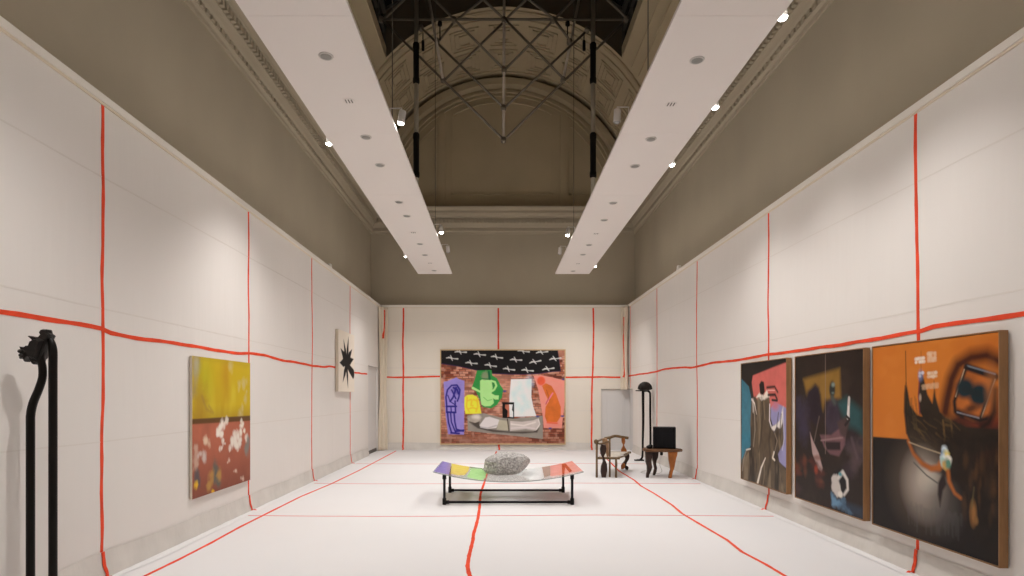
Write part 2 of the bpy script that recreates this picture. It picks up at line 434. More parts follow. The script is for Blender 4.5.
drape('fabric_drape', XR - 0.16, YB, XR, 16.45, 4.0, 1.70, 4.0, 'short cream fabric strip hanging in far right corner above grey doorway', (0.12, 0.85))

# ------------------------------------------------------------------ upper walls, cornice
mb = MB(); mb.box(UL - 0.25, UL, YF, UB + 0.25, 0, VZ + 0.05); struct(mb.build('wall_upper_left', M['taupe']))
mb = MB(); mb.box(UR, UR + 0.25, YF, UB + 0.25, 0, VZ + 0.05); struct(mb.build('wall_upper_right', M['taupe']))
mb = MB(); mb.box(UL, UR, UB, UB + 0.25, 0, VZ + 0.05)
arc = [Vector((VC + (VR + 0.1) * math.cos(t), UB + 0.125, VZ + (VR + 0.1) * math.sin(t))) for t in np.linspace(0, PI, 49)]
mb.prism(arc, (0, 0.25, 0), 1)
def frame_arc(mb, R, t0, t1, w, proud, mi=1, n=40):
    vs = []; fs = []
    for i in range(n + 1):
        t = t0 + (t1 - t0) * i / n
        for r_, y_ in ((R - w / 2, 0), (R - w / 2 + 0.01, -proud), (R + w / 2 - 0.01, -proud), (R + w / 2, 0)):
            vs.append((VC + r_ * math.cos(t), UB + y_, VZ + r_ * math.sin(t)))
    for i in range(n):
        for k in range(3): fs.append((i * 4 + k, i * 4 + k + 1, i * 4 + 4 + k + 1, i * 4 + 4 + k))
    mb.add(vs, fs, mi)
def frame_line(mb, x0, z0, x1, z1, w, proud, mi=1):
    a = Vector((x0, UB, z0)); b = Vector((x1, UB, z1)); d = (b - a); L = d.length; d.normalize()
    s = Vector((-d.z, 0, d.x))
    mb.obox((a + b) / 2 - Vector((0, proud / 2, 0)), d * (L / 2 + w / 2), s * (w / 2), Vector((0, proud / 2, 0)), mi)
frame_arc(mb, 3.58, 0, PI, 0.20, 0.25)
frame_arc(mb, 3.38, 0, PI, 0.07, 0.06); frame_arc(mb, 3.27, 0, PI, 0.04, 0.035)
zb = 7.30
def arc_panel(xa, xb, R):
    ta, tb = math.acos((xb - VC) / R), math.acos((xa - VC) / R)
    frame_arc(mb, R, ta, tb, 0.05, 0.035)
    frame_line(mb, xa, zb, xb, zb, 0.05, 0.035)
    for x in (xa, xb): frame_line(mb, x, zb, x, VZ + math.sqrt(R * R - (x - VC) ** 2), 0.05, 0.035)
arc_panel(-1.35, 1.53, 3.08)
arc_panel(-2.75, -1.80, 3.08); arc_panel(2.03, 2.98, 3.08)
for x in (-1.62, 1.84):
    frame_line(mb, x, VZ, x, VZ + math.sqrt(3.2 ** 2 - (x - VC) ** 2), 0.16, 0.05)
frame_line(mb, UL, 6.93, UR, 6.93, 0.12, 0.05)
struct(mb.build('wall_upper_back', [M['taupe'], M['taupe_lunette']]))

prof = [(0, 6.15), (.03, 6.15), (.035, 6.20), (.065, 6.23), (.065, 6.31), (.10, 6.345), (.125, 6.40), (.15, 6.43), (.15, 6.56),
        (.21, 6.575), (.22, 6.61), (.24, 6.64), (.37, 6.66), (.37, 6.72), (.40, 6.75), (.425, 6.79), (.43, 6.83), (0.0, 6.88)]
mb = MB()
vs = []; fs = []
def corner_pts(d, z): return [(UL + d, YF, z), (UL + d, UB - d, z), (UR - d, UB - d, z), (UR - d, YF, z)]
for d, z in prof: vs += corner_pts(d, z)
for i in range(len(prof) - 1):
    for k in range(3): fs.append((i * 4 + k, i * 4 + k + 1, i * 4 + 4 + k + 1, i * 4 + 4 + k))
mb.add(vs, fs)
def dentils(step, w, d0, d1, z0, z1):
    y = 1.0
    while y < UB - d1 - 0.02:
        mb.box(UL + d0, UL + d1, y, y + w, z0, z1); mb.box(UR - d1, UR - d0, y, y + w, z0, z1); y += step
    x = UL + d1 + 0.05
    while x < UR - d1 - 0.05:
        mb.box(x, x + w, UB - d1, UB - d0, z0, z1); x += step
dentils(0.105, 0.062, 0.14, 0.205, 6.45, 6.55)
dentils(0.13, 0.075, 0.06, 0.088, 6.245, 6.30)
struct(mb.build('trim_2', M['taupe']))

# ------------------------------------------------------------------ vault with coffers
mb = MB()
def VP(t, y, r=VR): return Vector((VC + r * math.cos(t), y, VZ + r * math.sin(t)))
mb.grid(128, 4, lambda u, v: VP(PI * u, OY + (UB - OY) * v))
tO = math.acos((OR - VC) / VR)
mb.grid(14, 10, lambda u, v: VP(tO * u, YF + (OY - YF) * v))
mb.grid(14, 10, lambda u, v: VP(PI - tO * u, YF + (OY - YF) * v))
def vault_rect(t0, t1, y0, y1, w=0.035, pr=0.03):
    wt = w / VR
    for a0, a1, b0, b1 in ((t0, t1, y0, y0 + w), (t0, t1, y1 - w, y1), (t0, t0 + wt, y0, y1), (t1 - wt, t1, y0, y1)):
        n = max(1, int((a1 - a0) / 0.06))
        vs = []; fs = []
        for i in range(n + 1):
            t = a0 + (a1 - a0) * i / n
            vs += [VP(t, b0), VP(t, b0, VR - pr), VP(t, b1, VR - pr), VP(t, b1)]
        for i in range(n):
            for k in range(3): fs.append((i * 4 + k, i * 4 + k + 1, i * 4 + 4 + k + 1, i * 4 + 4 + k))
        fs.append((0, 1, 2, 3)); fs.append((n * 4, n * 4 + 1, n * 4 + 2, n * 4 + 3))
        mb.add(vs, fs)
D = PI / 180
for k in range(-5, 6):
    c = PI / 2 + k * 15 * D
    for (ya, yb) in ((14.45, 15.32), (15.48, 16.38)):
        for g in (0.0, 0.11, 0.22):
            vault_rect(c - 5.6 * D + g / VR, c + 5.6 * D - g / VR, ya + g, yb - g)
for (ya, yb) in ((13.9, 14.0), (14.2, 14.28), (16.5, 16.58)):
    vault_rect(2 * D, 178 * D, ya, yb, 0.04, 0.04)
for s in (0, 1):     # long mouldings on the flanks beside the lantern
    for g in (8, 12, 34, 38):
        t = g * D if s == 0 else PI - g * D
        vault_rect(t, t + 0.6 * D, 1.0, 13.7, 0.02, 0.04)
    for y in np.arange(1.2, 13.0, 1.35):
        a, b = (15 * D, 31 * D) if s == 0 else (PI - 31 * D, PI - 15 * D)
        for g in (0, 0.13): vault_rect(a + g / VR, b - g / VR, y + g, y + 1.1 - g)
struct(mb.build('ceiling', M['taupe_lunette'], fix=False))

# lantern above the opening
mb = MB()
ZE, ZR = 10.55, 12.4
mb.box(OL - 0.15, OL, YF, OY, OZ - 0.02, OZ + 0.25, 0); mb.box(OR, OR + 0.15, YF, OY, OZ - 0.02, OZ + 0.25, 0)
gv = []; gf = []
ths = np.linspace(math.acos((OL - 0.15 - VC) / VR), math.acos((OR + 0.15 - VC) / VR), 129)
for t_ in ths:                          # gable wall: arch of the vault below, roof slope above
    xx = VC + (VR + .006) * math.cos(t_); zl = VZ + (VR + .006) * math.sin(t_)
    zu = max(zl + 0.02, ZR + 0.1 - abs(xx - VC) / 2.9 * (ZR - ZE + 0.1))
    for yy in (OY + 0.02, OY + 0.18): gv += [(xx, yy, zl), (xx, yy, zu)]
for i in range(128):
    a_, b_ = i * 4, i * 4 + 4
    gf += [(a_, b_, b_ + 1, a_ + 1), (a_ + 2, a_ + 3, b_ + 3, b_ + 2), (a_, a_ + 2, b_ + 2, b_), (a_ + 1, b_ + 1, b_ + 3, a_ + 3)]
mb.add(gv, gf, 1)
for x in (OL - 0.05, OR + 0.05):
    for y in np.arange(0.2, OY, 0.85): mb.box(x - 0.04, x + 0.04, y, y + 0.06, OZ + 0.2, ZE, 2)
    mb.box(x - 0.05, x + 0.05, YF, OY, ZE - 0.08, ZE + 0.06, 2); mb.box(x - 0.03, x + 0.03, YF, OY, 10.05, 10.10, 2)
    s = -1 if x < 0 else 1
    for y in np.arange(0.2, OY, 0.85):
        mb.tube([(x, y, ZE), (VC, y, ZR)], 0.04, 4, 2, False)
    for f in (0.33, 0.66):
        p = Vector((x, YF, ZE)).lerp(Vector((VC, YF, ZR)), f); mb.tube([p, p + Vector((0, OY - YF, 0))], 0.025, 4, 2, False)
mb.tube([(VC, YF, ZR), (VC, OY, ZR)], 0.07, 4, 2, False)
struct(mb.build('ceiling_lantern', [M['taupe_lunette'], M['lantern'], M['lantern_dark']]))
for i, x in enumerate((OL - 0.08, OR + 0.08)):
    mb = MB(); mb.box(x - 0.006, x + 0.006, YF, OY, OZ + 0.2, ZE)
    a, b = Vector((x, YF, ZE + 0.03)), Vector((VC, YF, ZR + 0.03)); L = Vector((0, OY - YF, 0)); up = Vector((0, 0, 0.012))
    mb.add([a, b, b + L, a + L, a + up, b + up, b + up + L, a + up + L], [(0, 1, 2, 3), (4, 5, 6, 7), (0, 1, 5, 4), (1, 2, 6, 5), (2, 3, 7, 6), (3, 0, 4, 7)])
    struct(mb.build('window_%d' % (i + 1), M['night_glass']))

# ------------------------------------------------------------------ steel truss
TY = 13.2
def tp(px, py): return at(px, py, TY)
tr = thing('roof_truss', (VC, TY, 9.5), 'dark steel roof truss with pale king rod hanging below the skylight', 'truss')
def rod(name, a, b, r, m, dy=0.0):
    mb = MB(); o = Vector((0, dy, 0)); mb.tube([a + o, b + o], r, 8, 0); return mb.build(name, m, tr)
mb = MB(); mb.tube([tp(503.5, 140), tp(504.5, -60)], 0.032, 10)
mb.build('king_rod', M['truss_light'], tr)['label'] = 'pale grey upright king rod'
nodes = {'T': (503.5, 140), 'C2': (503.5, 108), 'C3': (504, 70), 'C4': (504, 20), 'L1': (443, 80), 'R1': (563, 80), 'L2': (437, 41.5), 'R2': (569.5, 42),
         'L3': (454, 20), 'R3': (553, 20), 'L4': (381, 19.5), 'R4': (626, 19.5), 'L5': (421, 28), 'R5': (587, 30)}
N = {k: tp(*v) for k, v in nodes.items()}
def ext(a, b, k): return a + (b - a) * k
for s in 'LR':
    sg = -1 if s == 'L' else 1
    dd = 0.03 * sg
    rod('diagonal_rod', N['T'], N[s + '4'], 0.026, M['truss'], dd)
    rod('diagonal_rod', N['C2'], N[s + '5'], 0.026, M['truss'], dd)
    rod('diagonal_rod', N['C3'], ext(N['C3'], N[s + '3'], 2.6), 0.026, M['truss'], dd)
    rod('diagonal_rod', N['C4'], ext(N['C4'], N['C4'] + Vector((sg * 1.0, 0, 0.95)), 1.4), 0.026, M['truss'], dd)
    rod('diagonal_rod', N[s + '1'], N['C4'], 0.026, M['truss'], -dd * 2)
    rod('diagonal_rod', N[s + '2'], N[s + '3'], 0.026, M['truss'], -dd * 2)
    rod('diagonal_rod', N[s + '3'], N[s + '3'] + Vector((-sg * 1.3, 0, 1.0)), 0.026, M['truss'], -dd * 2)
    rod('diagonal_rod', N[s + '4'], N[s + '4'] + Vector((-sg * 1.0, 0, 0.95)), 0.026, M['truss'], -dd * 2)
    rod('inclined_rod', N[s + '1'], tp(428 if s == 'L' else 580, -6), 0.032, M['truss_light'], dd * 3)['label'] = 'pale grey inclined rod'
    mb = MB()
    h = tp(423 if s == 'L' else 584, 33); mb.lathe(h - Vector((0, 0, .4)), [(0, 0), (.034, .01), (.034, .22), (.012, .24), (.012, .40), (0, .41)], 8)
    mb.build('hanging_hook', M['black'], tr); mb = MB()
    h = tp(440 if s == 'L' else 567.5, 22); mb.lathe(h - Vector((0, 0, .42)), [(0, 0), (.014, .01), (.014, .33), (.05, .34), (.05, .42), (0, .43)], 8)
    mb.build('hanging_hook', M['black'], tr)
mb = MB(); mb.tube([N['L4'], N['R4']], 0.028, 8); mb.build('tie_rod', M['truss'], tr)
for k, p in N.items():
    mb = MB(); mb.lathe(p, [(0.0, -0.07), (0.06, -0.05), (0.06, 0.05), (0.0, 0.07)], 10, 0, Matrix.Rotation(PI / 2, 4, 'X'))
    mb.build('joint_plate', M['truss'], tr)

# ------------------------------------------------------------------ hanging rafts with recessed lamps
def rafts():
    info = {}
    for side, (x0, x1) in {'left': (-2.02, -1.17), 'right': (1.40, 2.25)}.items():
        r = thing('lighting_raft', ((x0 + x1) / 2, 7.3, RZ), 'long white suspended lighting raft hanging along the %s side of the hall' % side, 'lighting raft', 'suspended lighting rafts')
        mb = MB()
        edges = [0.3, 2.6, 4.7, 6.8, 8.9, 11.0, 12.9, 14.73]
        for a, b in zip(edges[:-1], edges[1:]):
            mb.box(x0, x1, a + 0.002, b - 0.002, RZ, RZ + 0.03)
        mb.build('board', M['raft'], r)
        for x in (x0 + 0.06, x1 - 0.06):
            m2 = MB(); m2.box(x - 0.018, x + 0.018, 0.4, 14.6, RZ + 0.03, RZ + 0.065); m2.build('lamp_track', M['spot_white'], r)
        px = [(326, 56, 0), (349, 101, 1), (366, 137, 0), (380, 165, 0), (399, 202, 0), (407, 216, 0), (413.5, 232.5, 1), (420, 244, 0), (425, 255, 0), (430, 263, 1), (434, 270.5, 0)] if side == 'left' else \
             [(697, 60, 0), (671, 104, 1), (651, 139, 0), (635, 166, 0), (613, 203, 0), (604, 220, 0), (596, 233.5, 1), (589, 245, 0), (583, 254.5, 0), (578, 263.5, 1), (573, 271, 0)]
        lamps = []
        for (u, v, grille) in px + [(None, 3.4, 0)]:
            if u is None: Y, X = v, (x0 + x1) / 2
            else:
                Y = F * (RZ - EYE) / (VY - v); X = (u - VX) * Y / F
            if grille:
                m2 = MB(); m2.lathe((X, Y, RZ), [(0.02, -0.001), (0.055, -0.004), (0.062, 0.001)], 24)
                o = m2.build('vent_grille', M['raft'], r)
                m2 = MB()
                for q in (-0.03, 0.0, 0.03): m2.box(X + q - 0.006, X + q + 0.006, Y - 0.035, Y + 0.035, RZ - 0.0055, RZ - 0.003)
                m2.build('slot', M['slot'], o)
            else:
                m2 = MB()
                m2.lathe((X, Y, RZ), [(0.048, -0.002), (0.050, -0.008), (0.060, -0.008), (0.066, 0.001)], 28)
                o = m2.build('downlight', M['ring'], r)
                m2 = MB(); m2.lathe((X, Y, RZ), [(0.0, -0.0095), (0.046, -0.0095), (0.05, -0.007)], 24)
                m2.build('lens', M['lens_grey'], o)
                lamps.append((X, Y))
        info[side] = (r, lamps, x0, x1)
    # uplight strips, unseen, put in on top and edges to brighten the upper walls
        xs = x0 + 0.2 if side == 'left' else x1 - 0.2
        m2 = MB(); m2.box(xs - 0.04, xs + 0.04, 0.5, 14.5, RZ + 0.03, RZ + 0.06); m2.build('added_fill_channel', M['spot_white'], r)
        m2 = MB(); m2.box(xs - 0.03, xs + 0.03, 0.5, 14.5, RZ + 0.06, RZ + 0.066); m2.build('added_fill_strip', M['added_fill'], r)
        xo, xq = (x0, x0 - 0.0012) if side == 'left' else (x1, x1 + 0.0012)
        m2 = MB(); m2.box(min(xo, xq), max(xo, xq), 0.5, 14.7, RZ + 0.008, RZ + 0.026); m2.build('added_edge_strip', M['added_fill_edge'], r)  # unseen glow added along the outer edge to even out the side walls
        m2 = MB(); m2.box(x0 + 0.03, x1 - 0.03, 14.73, 14.7312, RZ + 0.006, RZ + 0.028); m2.build('added_edge_strip', M['added_fill_end'], r)  # unseen glow added at the far end for the upper back wall
        # poles up to the truss, steel wires up to the vault
        pxp = 417 if side == 'left' else 592.2
        X = (pxp - VX) * TY / F
        m2 = MB(); m2.tube([(X, TY - 0.12, RZ + 0.03), (X, TY - 0.12, 10.9)], 0.05, 12)
        po = m2.build('support_pole', M['pole_grey'], r)
        for (ya, yb) in ((43, 84), (133, 178)):
            za, zb_ = EYE + (VY - ya) * (TY - 0.12) / F, EYE + (VY - yb) * (TY - 0.12) / F
            m2 = MB(); m2.lathe((X, TY - 0.12, zb_), [(0.055, 0), (0.075, 0.03), (0.075, 0.12), (0.066, 0.14), (0.066, za - zb_ - 0.14), (0.075, za - zb_ - 0.12), (0.075, za - zb_ - 0.03), (0.055, za - zb_)], 14)
            m2.build('sleeve', M['black'], po)['label'] = 'black coupling sleeve'
        xin = x1 - 0.05 if side == 'left' else x0 + 0.05
        for Y in ((6.75, 11.3) if side == 'left' else (5.74, 11.45)):
            t = math.acos((xin - VC) / VR) if abs(xin - VC) < VR else 1
            m2 = MB(); m2.tube([(xin, Y, RZ + 0.03), (xin, Y, 12.0 if abs(xin) < 2.4 else 9.3)], 0.006, 6); m2.build('suspension_wire', M['cable'], r)
    return info
info = rafts()

# ------------------------------------------------------------------ lights
WARM = (1.0, 0.962, 0.932)
def spot_lamp(name, loc, target, power, angle, parent=None, blend=1.0, size=0.03, col=WARM):
    L = bpy.data.lights.new(name, 'SPOT'); L.energy = power; L.color = col
    L.spot_size = math.radians(angle); L.spot_blend = blend; L.shadow_soft_size = size
    o = bpy.data.objects.new(name, L); C.objects.link(o)
    d = Vector(target) - Vector(loc)
    o.rotation_euler = d.to_track_quat('-Z', 'Y').to_euler()
    o.location = Vector(loc) - (parent_world(parent) if parent else Vector())
    if parent: o.parent = parent
    return o
def spotlight(x, y, edge, target, power, label, group, angle=112, z=4.69):
    """track head clamped to the raft edge at x = edge"""
    lit = power > 0
    t = thing('track_spotlight', (x, y, z), label, 'spotlight', group)
    target = Vector((x, y, z)).lerp(Vector(target), 0.45); target.z = 0.0
    d = (target - Vector((x, y, z))).normalized()
    Mx = Vector((0, 0, -1)).rotation_difference(d).to_matrix().to_4x4()
    c = Vector((x, y, z))
    mb = MB(); mb.lathe(c, [(0.016, 0.075), (0.036, 0.072), (0.040, 0.064), (0.041, -0.060), (0.040, -0.066), (0.037, -0.062)], 20, 0, Mx)
    mb.build('housing', M['spot_white'], t)
    mb = MB(); mb.lathe(c, [(0.0, -0.088), (0.018, -0.084), (0.032, -0.074), (0.038, -0.060)], 20, 0, Mx)
    mb.build('lens', M['lens_on'] if lit else M['lens_off'], t)
    ex = edge
    mb = MB(); mb.tube([c + Vector((0, 0, 0.03)), c + Vector((0, 0.0, 0.10)), Vector((ex, y, z + 0.10)), Vector((ex, y, RZ + 0.06))], 0.009, 8)
    mb.build('arm', M['spot_white'], t)
    if lit:
        spot_lamp('spotlight_beam', c + d * 0.12, target, power, angle, t)
    return t
P = 165
LI, LO, RI, RO = -1.10, -2.075, 1.33, 2.305
iL, oL, iR, oR = -1.23, -1.96, 1.46, 2.19
gi, go = 'inner edge track spotlights', 'outer edge track spotlights'
spotlight(LI, 6.67, iL, (-3.1, 7.2, 1.0), P * .7, 'lit spotlight on the inner edge of the left raft, nearest the camera', gi)
spotlight(LI, 11.2, iL, (0.2, 9.3, 0.2), P, 'lit spotlight on left raft inner edge, glaring before the cornice', gi)
spotlight(LI, 12.7, iL, (-0.5, 15.0, 1.8), 0, 'unlit white spotlight tilted on inner edge of left raft near its far end', gi)
spotlight(RI, 6.64, iR, (1.0, 8.0, 0.4), 0, 'unlit white spotlight on inner edge of right raft near the dark vault', gi)
spotlight(RI, 11.38, iR, (0.1, 9.4, 0.2), P, 'lit spotlight on right raft inner edge, glaring before the cornice', gi)
spotlight(RI, 12.85, iR, (0.6, 15.0, 1.8), 0, 'unlit white spotlight tilted on inner edge of right raft near its far end', gi)
spotlight(LO, 7.22, oL, (-3.2, 8.1, 1.6), P, 'lit spotlight on outer edge of left raft, the nearer one', go)
spotlight(LO, 13.06, oL, (-0.9, 17.2, 0.9), P * 1.7, 'lit spotlight on outer edge of left raft, the farther one', go)
spotlight(RO, 4.81, oR, (3.5, 4.9, 1.2), P, 'lit spotlight on outer edge of right raft, nearest the camera', go)
spotlight(RO, 6.31, oR, (3.5, 6.6, 1.2), P * .8, 'lit spotlight on outer edge of right raft, second from the camera', go)
spotlight(RO, 7.89, oR, (3.5, 8.2, 1.2), P * .8, 'lit spotlight on outer edge of right raft, third from the camera', go)
spotlight(RO, 14.1, oR, (1.1, 18.0, 0.9), P * 1.5, 'lit spotlight on outer edge of right raft, at the far end', go)
# the same tracks go on over the photographer's head
gx = 'track spotlights above the camera'
for (x, y, e, tg, pw) in ((LI, 3.3, iL, (-4.2, 4.4, 1.0), P * 1.3), (LO, 2.6, oL, (-3.3, 2.8, 1.5), P * .5), 
                          (RO, 2.6, oR, (3.6, 2.9, 1.4), P * .55)):
    spotlight(x, y, e, tg, pw, 'white track spotlight overhead, beyond the top edge of the picture', gx)
# recessed lamps
for side in ('left', 'right'):
    r, lamps, x0, x1 = info[side]
    for (X, Y) in lamps:
        spot_lamp('downlight_beam', (X, Y, RZ - 0.02), (X * 0.9, Y, 0), (60 if Y > 7 else 14), 140, r, 1.0, 0.04)

# small sensors on the ledge
for (x, px, py, s) in ((XL - 0.1, 329.6, 264, 'left'), (XR + 0.08, 679, 265.5, 'right')):
    Y = F * abs(x) / abs(px - VX)
    mb = MB(); mb.lathe((x, Y, ZT), [(0.05, 0), (0.055, 0.02), (0.045, 0.12), (0.03, 0.14)], 14); mb.box(x - 0.05, x + 0.05, Y - 0.02, Y + 0.02, ZT, ZT + 0.05)
    tag(mb.build('wall_sensor', M['spot_white']), 'tiny white sensor on top of the %s fabric wall' % s, 'sensor', 'wall top sensors')

# ------------------------------------------------------------------ painted canvases
rng = np.random.default_rng(3)
def srgb(c): 
    c = np.asarray(c, float) / 255.0
    return np.where(c <= 0.04045, c / 12.92, ((c + 0.055) / 1.055) ** 2.4)
class Canvas:
    """paint laid on a W x H metre surface; shapes are given in the coordinates of quad (TL, TR, BR, BL)"""
    def __init__(s, W, H, nx, ny, quad, ground, seed=1):
        s.W, s.H, s.nx, s.ny = W, H, nx, ny
        s.U, s.V = np.meshgrid(np.linspace(0, W, nx + 1), np.linspace(0, H, ny + 1))
        s.img = np.zeros((ny + 1, nx + 1, 3)); s.img[:] = srgb(ground)
        s.rng = np.random.default_rng(seed)
        dst = [(0, 0), (W, 0), (W, H), (0, H)]
        A = []; b = []
        for (x, y), (u, v) in zip(quad, dst):
            A.append([x, y, 1, 0, 0, 0, -u * x, -u * y]); b.append(u)
            A.append([0, 0, 0, x, y, 1, -v * x, -v * y]); b.append(v)
        s.h = np.linalg.solve(np.array(A, float), np.array(b, float))
    def uv(s, p, T=None):
        x, y = p
        if T: x, y = T(x, y)
        h = s.h; w = h[6] * x + h[7] * y + 1
        return np.array([(h[0] * x + h[1] * y + h[2]) / w, (h[3] * x + h[4] * y + h[5]) / w])
    def noise(s, scale, sy=None):
        """smooth value noise, feature size in metres"""
        sy = sy or scale
        gx, gy = s.U / scale, s.V / sy
        L = s.rng.random((int(gy.max()) + 3, int(gx.max()) + 3))
        ix, iy = gx.astype(int), gy.astype(int); fx, fy = gx - ix, gy - iy
        fx = fx * fx * (3 - 2 * fx); fy = fy * fy * (3 - 2 * fy)
        return (L[iy, ix] * (1 - fx) + L[iy, ix + 1] * fx) * (1 - fy) + (L[iy + 1, ix] * (1 - fx) + L[iy + 1, ix + 1] * fx) * fy
    def fbm(s, scale, sy=None):
        sy = sy or scale
        return s.noise(scale, sy) * 0.5 + s.noise(scale / 2.1, sy / 2.1) * 0.3 + s.noise(scale / 4.3, sy / 4.3) * 0.2
    def put(s, mask, col, vary=0.0):
        c = srgb(col)[None, None, :] * np.ones_like(s.img)
        if vary: c = c * (1 + vary * (s.fbm(0.16)[..., None] - 0.5) * 2)
        m = np.clip(mask, 0, 1)[..., None]
        s.img = s.img * (1 - m) + c * m
    def sdf(s, P):
        P = np.array(P); n = len(P)
        d = np.full(s.U.shape, 1e9); inside = np.zeros(s.U.shape, bool)
        for i in range(n):
            a, b = P[i], P[(i + 1) % n]; e = b - a
            wx, wy = s.U - a[0], s.V - a[1]
            t = np.clip((wx * e[0] + wy * e[1]) / max(e @ e, 1e-12), 0, 1)
            d = np.minimum(d, np.hypot(wx - e[0] * t, wy - e[1] * t))
            if abs(e[1]) > 1e-9:
                c = (a[1] > s.V) != (b[1] > s.V)
                xs = a[0] + (s.V - a[1]) * e[0] / e[1]
                inside ^= c & (s.U < xs)
        return np.where(inside, -d, d)
    def poly(s, pts, col, T=None, soft=0.006, alpha=1.0, vary=0.0, rough=0.0):
        d = s.sdf([s.uv(p, T) for p in pts])
        if rough: d = d + rough * (s.fbm(0.10) - 0.5) * 2
        s.put(alpha * np.clip(0.5 - d / (2 * soft), 0, 1), col, vary)
    def line(s, pts, w, col, T=None, soft=0.005, alpha=1.0, w2=None, vary=0.0):
        P = [s.uv(p, T) for p in pts]; m = np.zeros(s.U.shape)
        L = np.array([np.linalg.norm(b - a) for a, b in zip(P[:-1], P[1:])]); tot = L.sum(); acc = 0
        for (a, b, l) in zip(P[:-1], P[1:], L):
            e = b - a
            t = np.clip(((s.U - a[0]) * e[0] + (s.V - a[1]) * e[1]) / max(e @ e, 1e-12), 0, 1)
            d = np.hypot(s.U - a[0] - e[0] * t, s.V - a[1] - e[1] * t)
            ww = w if w2 is None else w + (w2 - w) * (acc + l * t) / tot
            m = np.maximum(m, np.clip(0.5 - (d - ww / 2) / (2 * soft), 0, 1)); acc += l
        s.put(m * alpha, col, vary)
    def blob(s, c, rx, ry, col, T=None, soft=0.35, alpha=1.0, rot=0, vary=0.0, rough=0.0):
        c = s.uv(c, T); x, y = s.U - c[0], s.V - c[1]
        ca, sa = math.cos(rot), math.sin(rot)
        r = np.hypot((x * ca + y * sa) / rx, (-x * sa + y * ca) / ry)
        if rough: r = r + rough * (s.fbm(0.08) - 0.5) * 2
        s.put(alpha * np.clip((1 + soft - r) / (2 * soft), 0, 1), col, vary)
    def mesh(s, fn):
        """fn(u, v) in metres from the top left corner to a world point; returns an MB plus the colour list"""
        vs = [fn(u, v) for u, v in zip(s.U.ravel(), s.V.ravel())]
        nx, ny = s.nx, s.ny
        fs = [(j * (nx + 1) + i, (j + 1) * (nx + 1) + i, (j + 1) * (nx + 1) + i + 1, j * (nx + 1) + i + 1) for j in range(ny) for i in range(nx)]
        return vs, fs
def paint_mat(name, rough, spec):
    m = bpy.data.materials.new(name); m.use_nodes = True
    nt = m.node_tree; b = nt.nodes['Principled BSDF']
    at_ = nt.nodes.new('ShaderNodeAttribute'); at_.attribute_name = 'paint'
    nt.links.new(at_.outputs['Color'], b.inputs['Base Color'])
    b.inputs['Roughness'].default_value = rough; b.inputs['Specular IOR Level'].default_value = spec
    tc = nt.nodes.new('ShaderNodeTexCoord'); n = nt.nodes.new('ShaderNodeTexNoise'); n.inputs['Scale'].default_value = 60
    bp = nt.nodes.new('ShaderNodeBump'); bp.inputs['Strength'].default_value = 0.12; bp.inputs['Distance'].default_value = 0.004
    nt.links.new(tc.outputs['Object'], n.inputs['Vector']); nt.links.new(n.outputs['Fac'], bp.inputs['Height'])
    nt.links.new(bp.outputs['Normal'], b.inputs['Normal'])
    return m
M['oil'] = paint_mat('oil_paint', 0.6, 0.2)
M['oil_gloss'] = paint_mat('oil_paint_varnished', 0.38, 0.12)
def hang(cv, fn, nrm, name, label, cat, group, material, depth, edge_mat, frame=None, gain=1.1):
    """fn maps metres on the canvas to the world; the canvas block goes back by depth towards the wall"""
    o0 = fn(cv.W / 2, cv.H); n = Vector(nrm)
    t = thing(name, o0, label, cat, group)
    vs, fs = cv.mesh(fn)
    mb = MB(); mb.add(vs, fs, 0)
    fr = [fn(0, 0), fn(cv.W, 0), fn(cv.W, cv.H), fn(0, cv.H)]
    bk = [p - n * depth for p in fr]
    fr = [p - n * 0.0005 for p in fr]
    mb.add(fr + bk, [(4, 5, 6, 7), (0, 1, 5, 4), (1, 2, 6, 5), (2, 3, 7, 6), (3, 0, 4, 7)], 1)
    o = mb.build('canvas', [material, edge_mat], t, fix=False)
    a = o.data.color_attributes.new('paint', 'FLOAT_COLOR', 'POINT')
    k = len(vs); cols = np.ones((k + 8, 4), np.float32)
    cols[:k, :3] = np.clip(cv.img.reshape(-1, 3) * gain, 0.003, 0.88)
    a.data.foreach_set('color', cols.ravel())
    if frame:
        w, proud, fm, gap = frame
        mb = MB(); W, H = cv.W, cv.H
        def P(u, v, d): return fn(u, v) + n * d
        g, e = gap, gap + w
        for (u0, u1, v0, v1) in ((-e, W + e, -e, -g), (-e, W + e, H + g, H + e), (-e, -g, -g, H + g), (W + g, W + e, -g, H + g)):
            vs = [P(u, v, d) for d in (-depth, proud) for v in (v0, v1) for u in (u0, u1)]
            mb.add(vs, [(0, 2, 3, 1), (4, 5, 7, 6), (0, 1, 5, 4), (2, 6, 7, 3), (0, 4, 6, 2), (1, 3, 7, 5)], 0)
        mb.build('frame', fm, t, bevel=0.002)
        if gap > 0:
            mb = MB()
            vs = [P(u, v, -depth) for v in (-g, H + g) for u in (-g, W + g)] + [P(u, v, -depth + 0.012) for v in (-g, H + g) for u in (-g, W + g)]
            mb.add(vs, [(0, 2, 3, 1), (4, 5, 7, 6), (0, 1, 5, 4), (2, 6, 7, 3), (0, 4, 6, 2), (1, 3, 7, 5)], 0)
            mb.build('backing_board', M['black'], t)
    return t
def Z(x0, y0, k): return lambda x, y: (x0 + x / k, y0 + y / k)

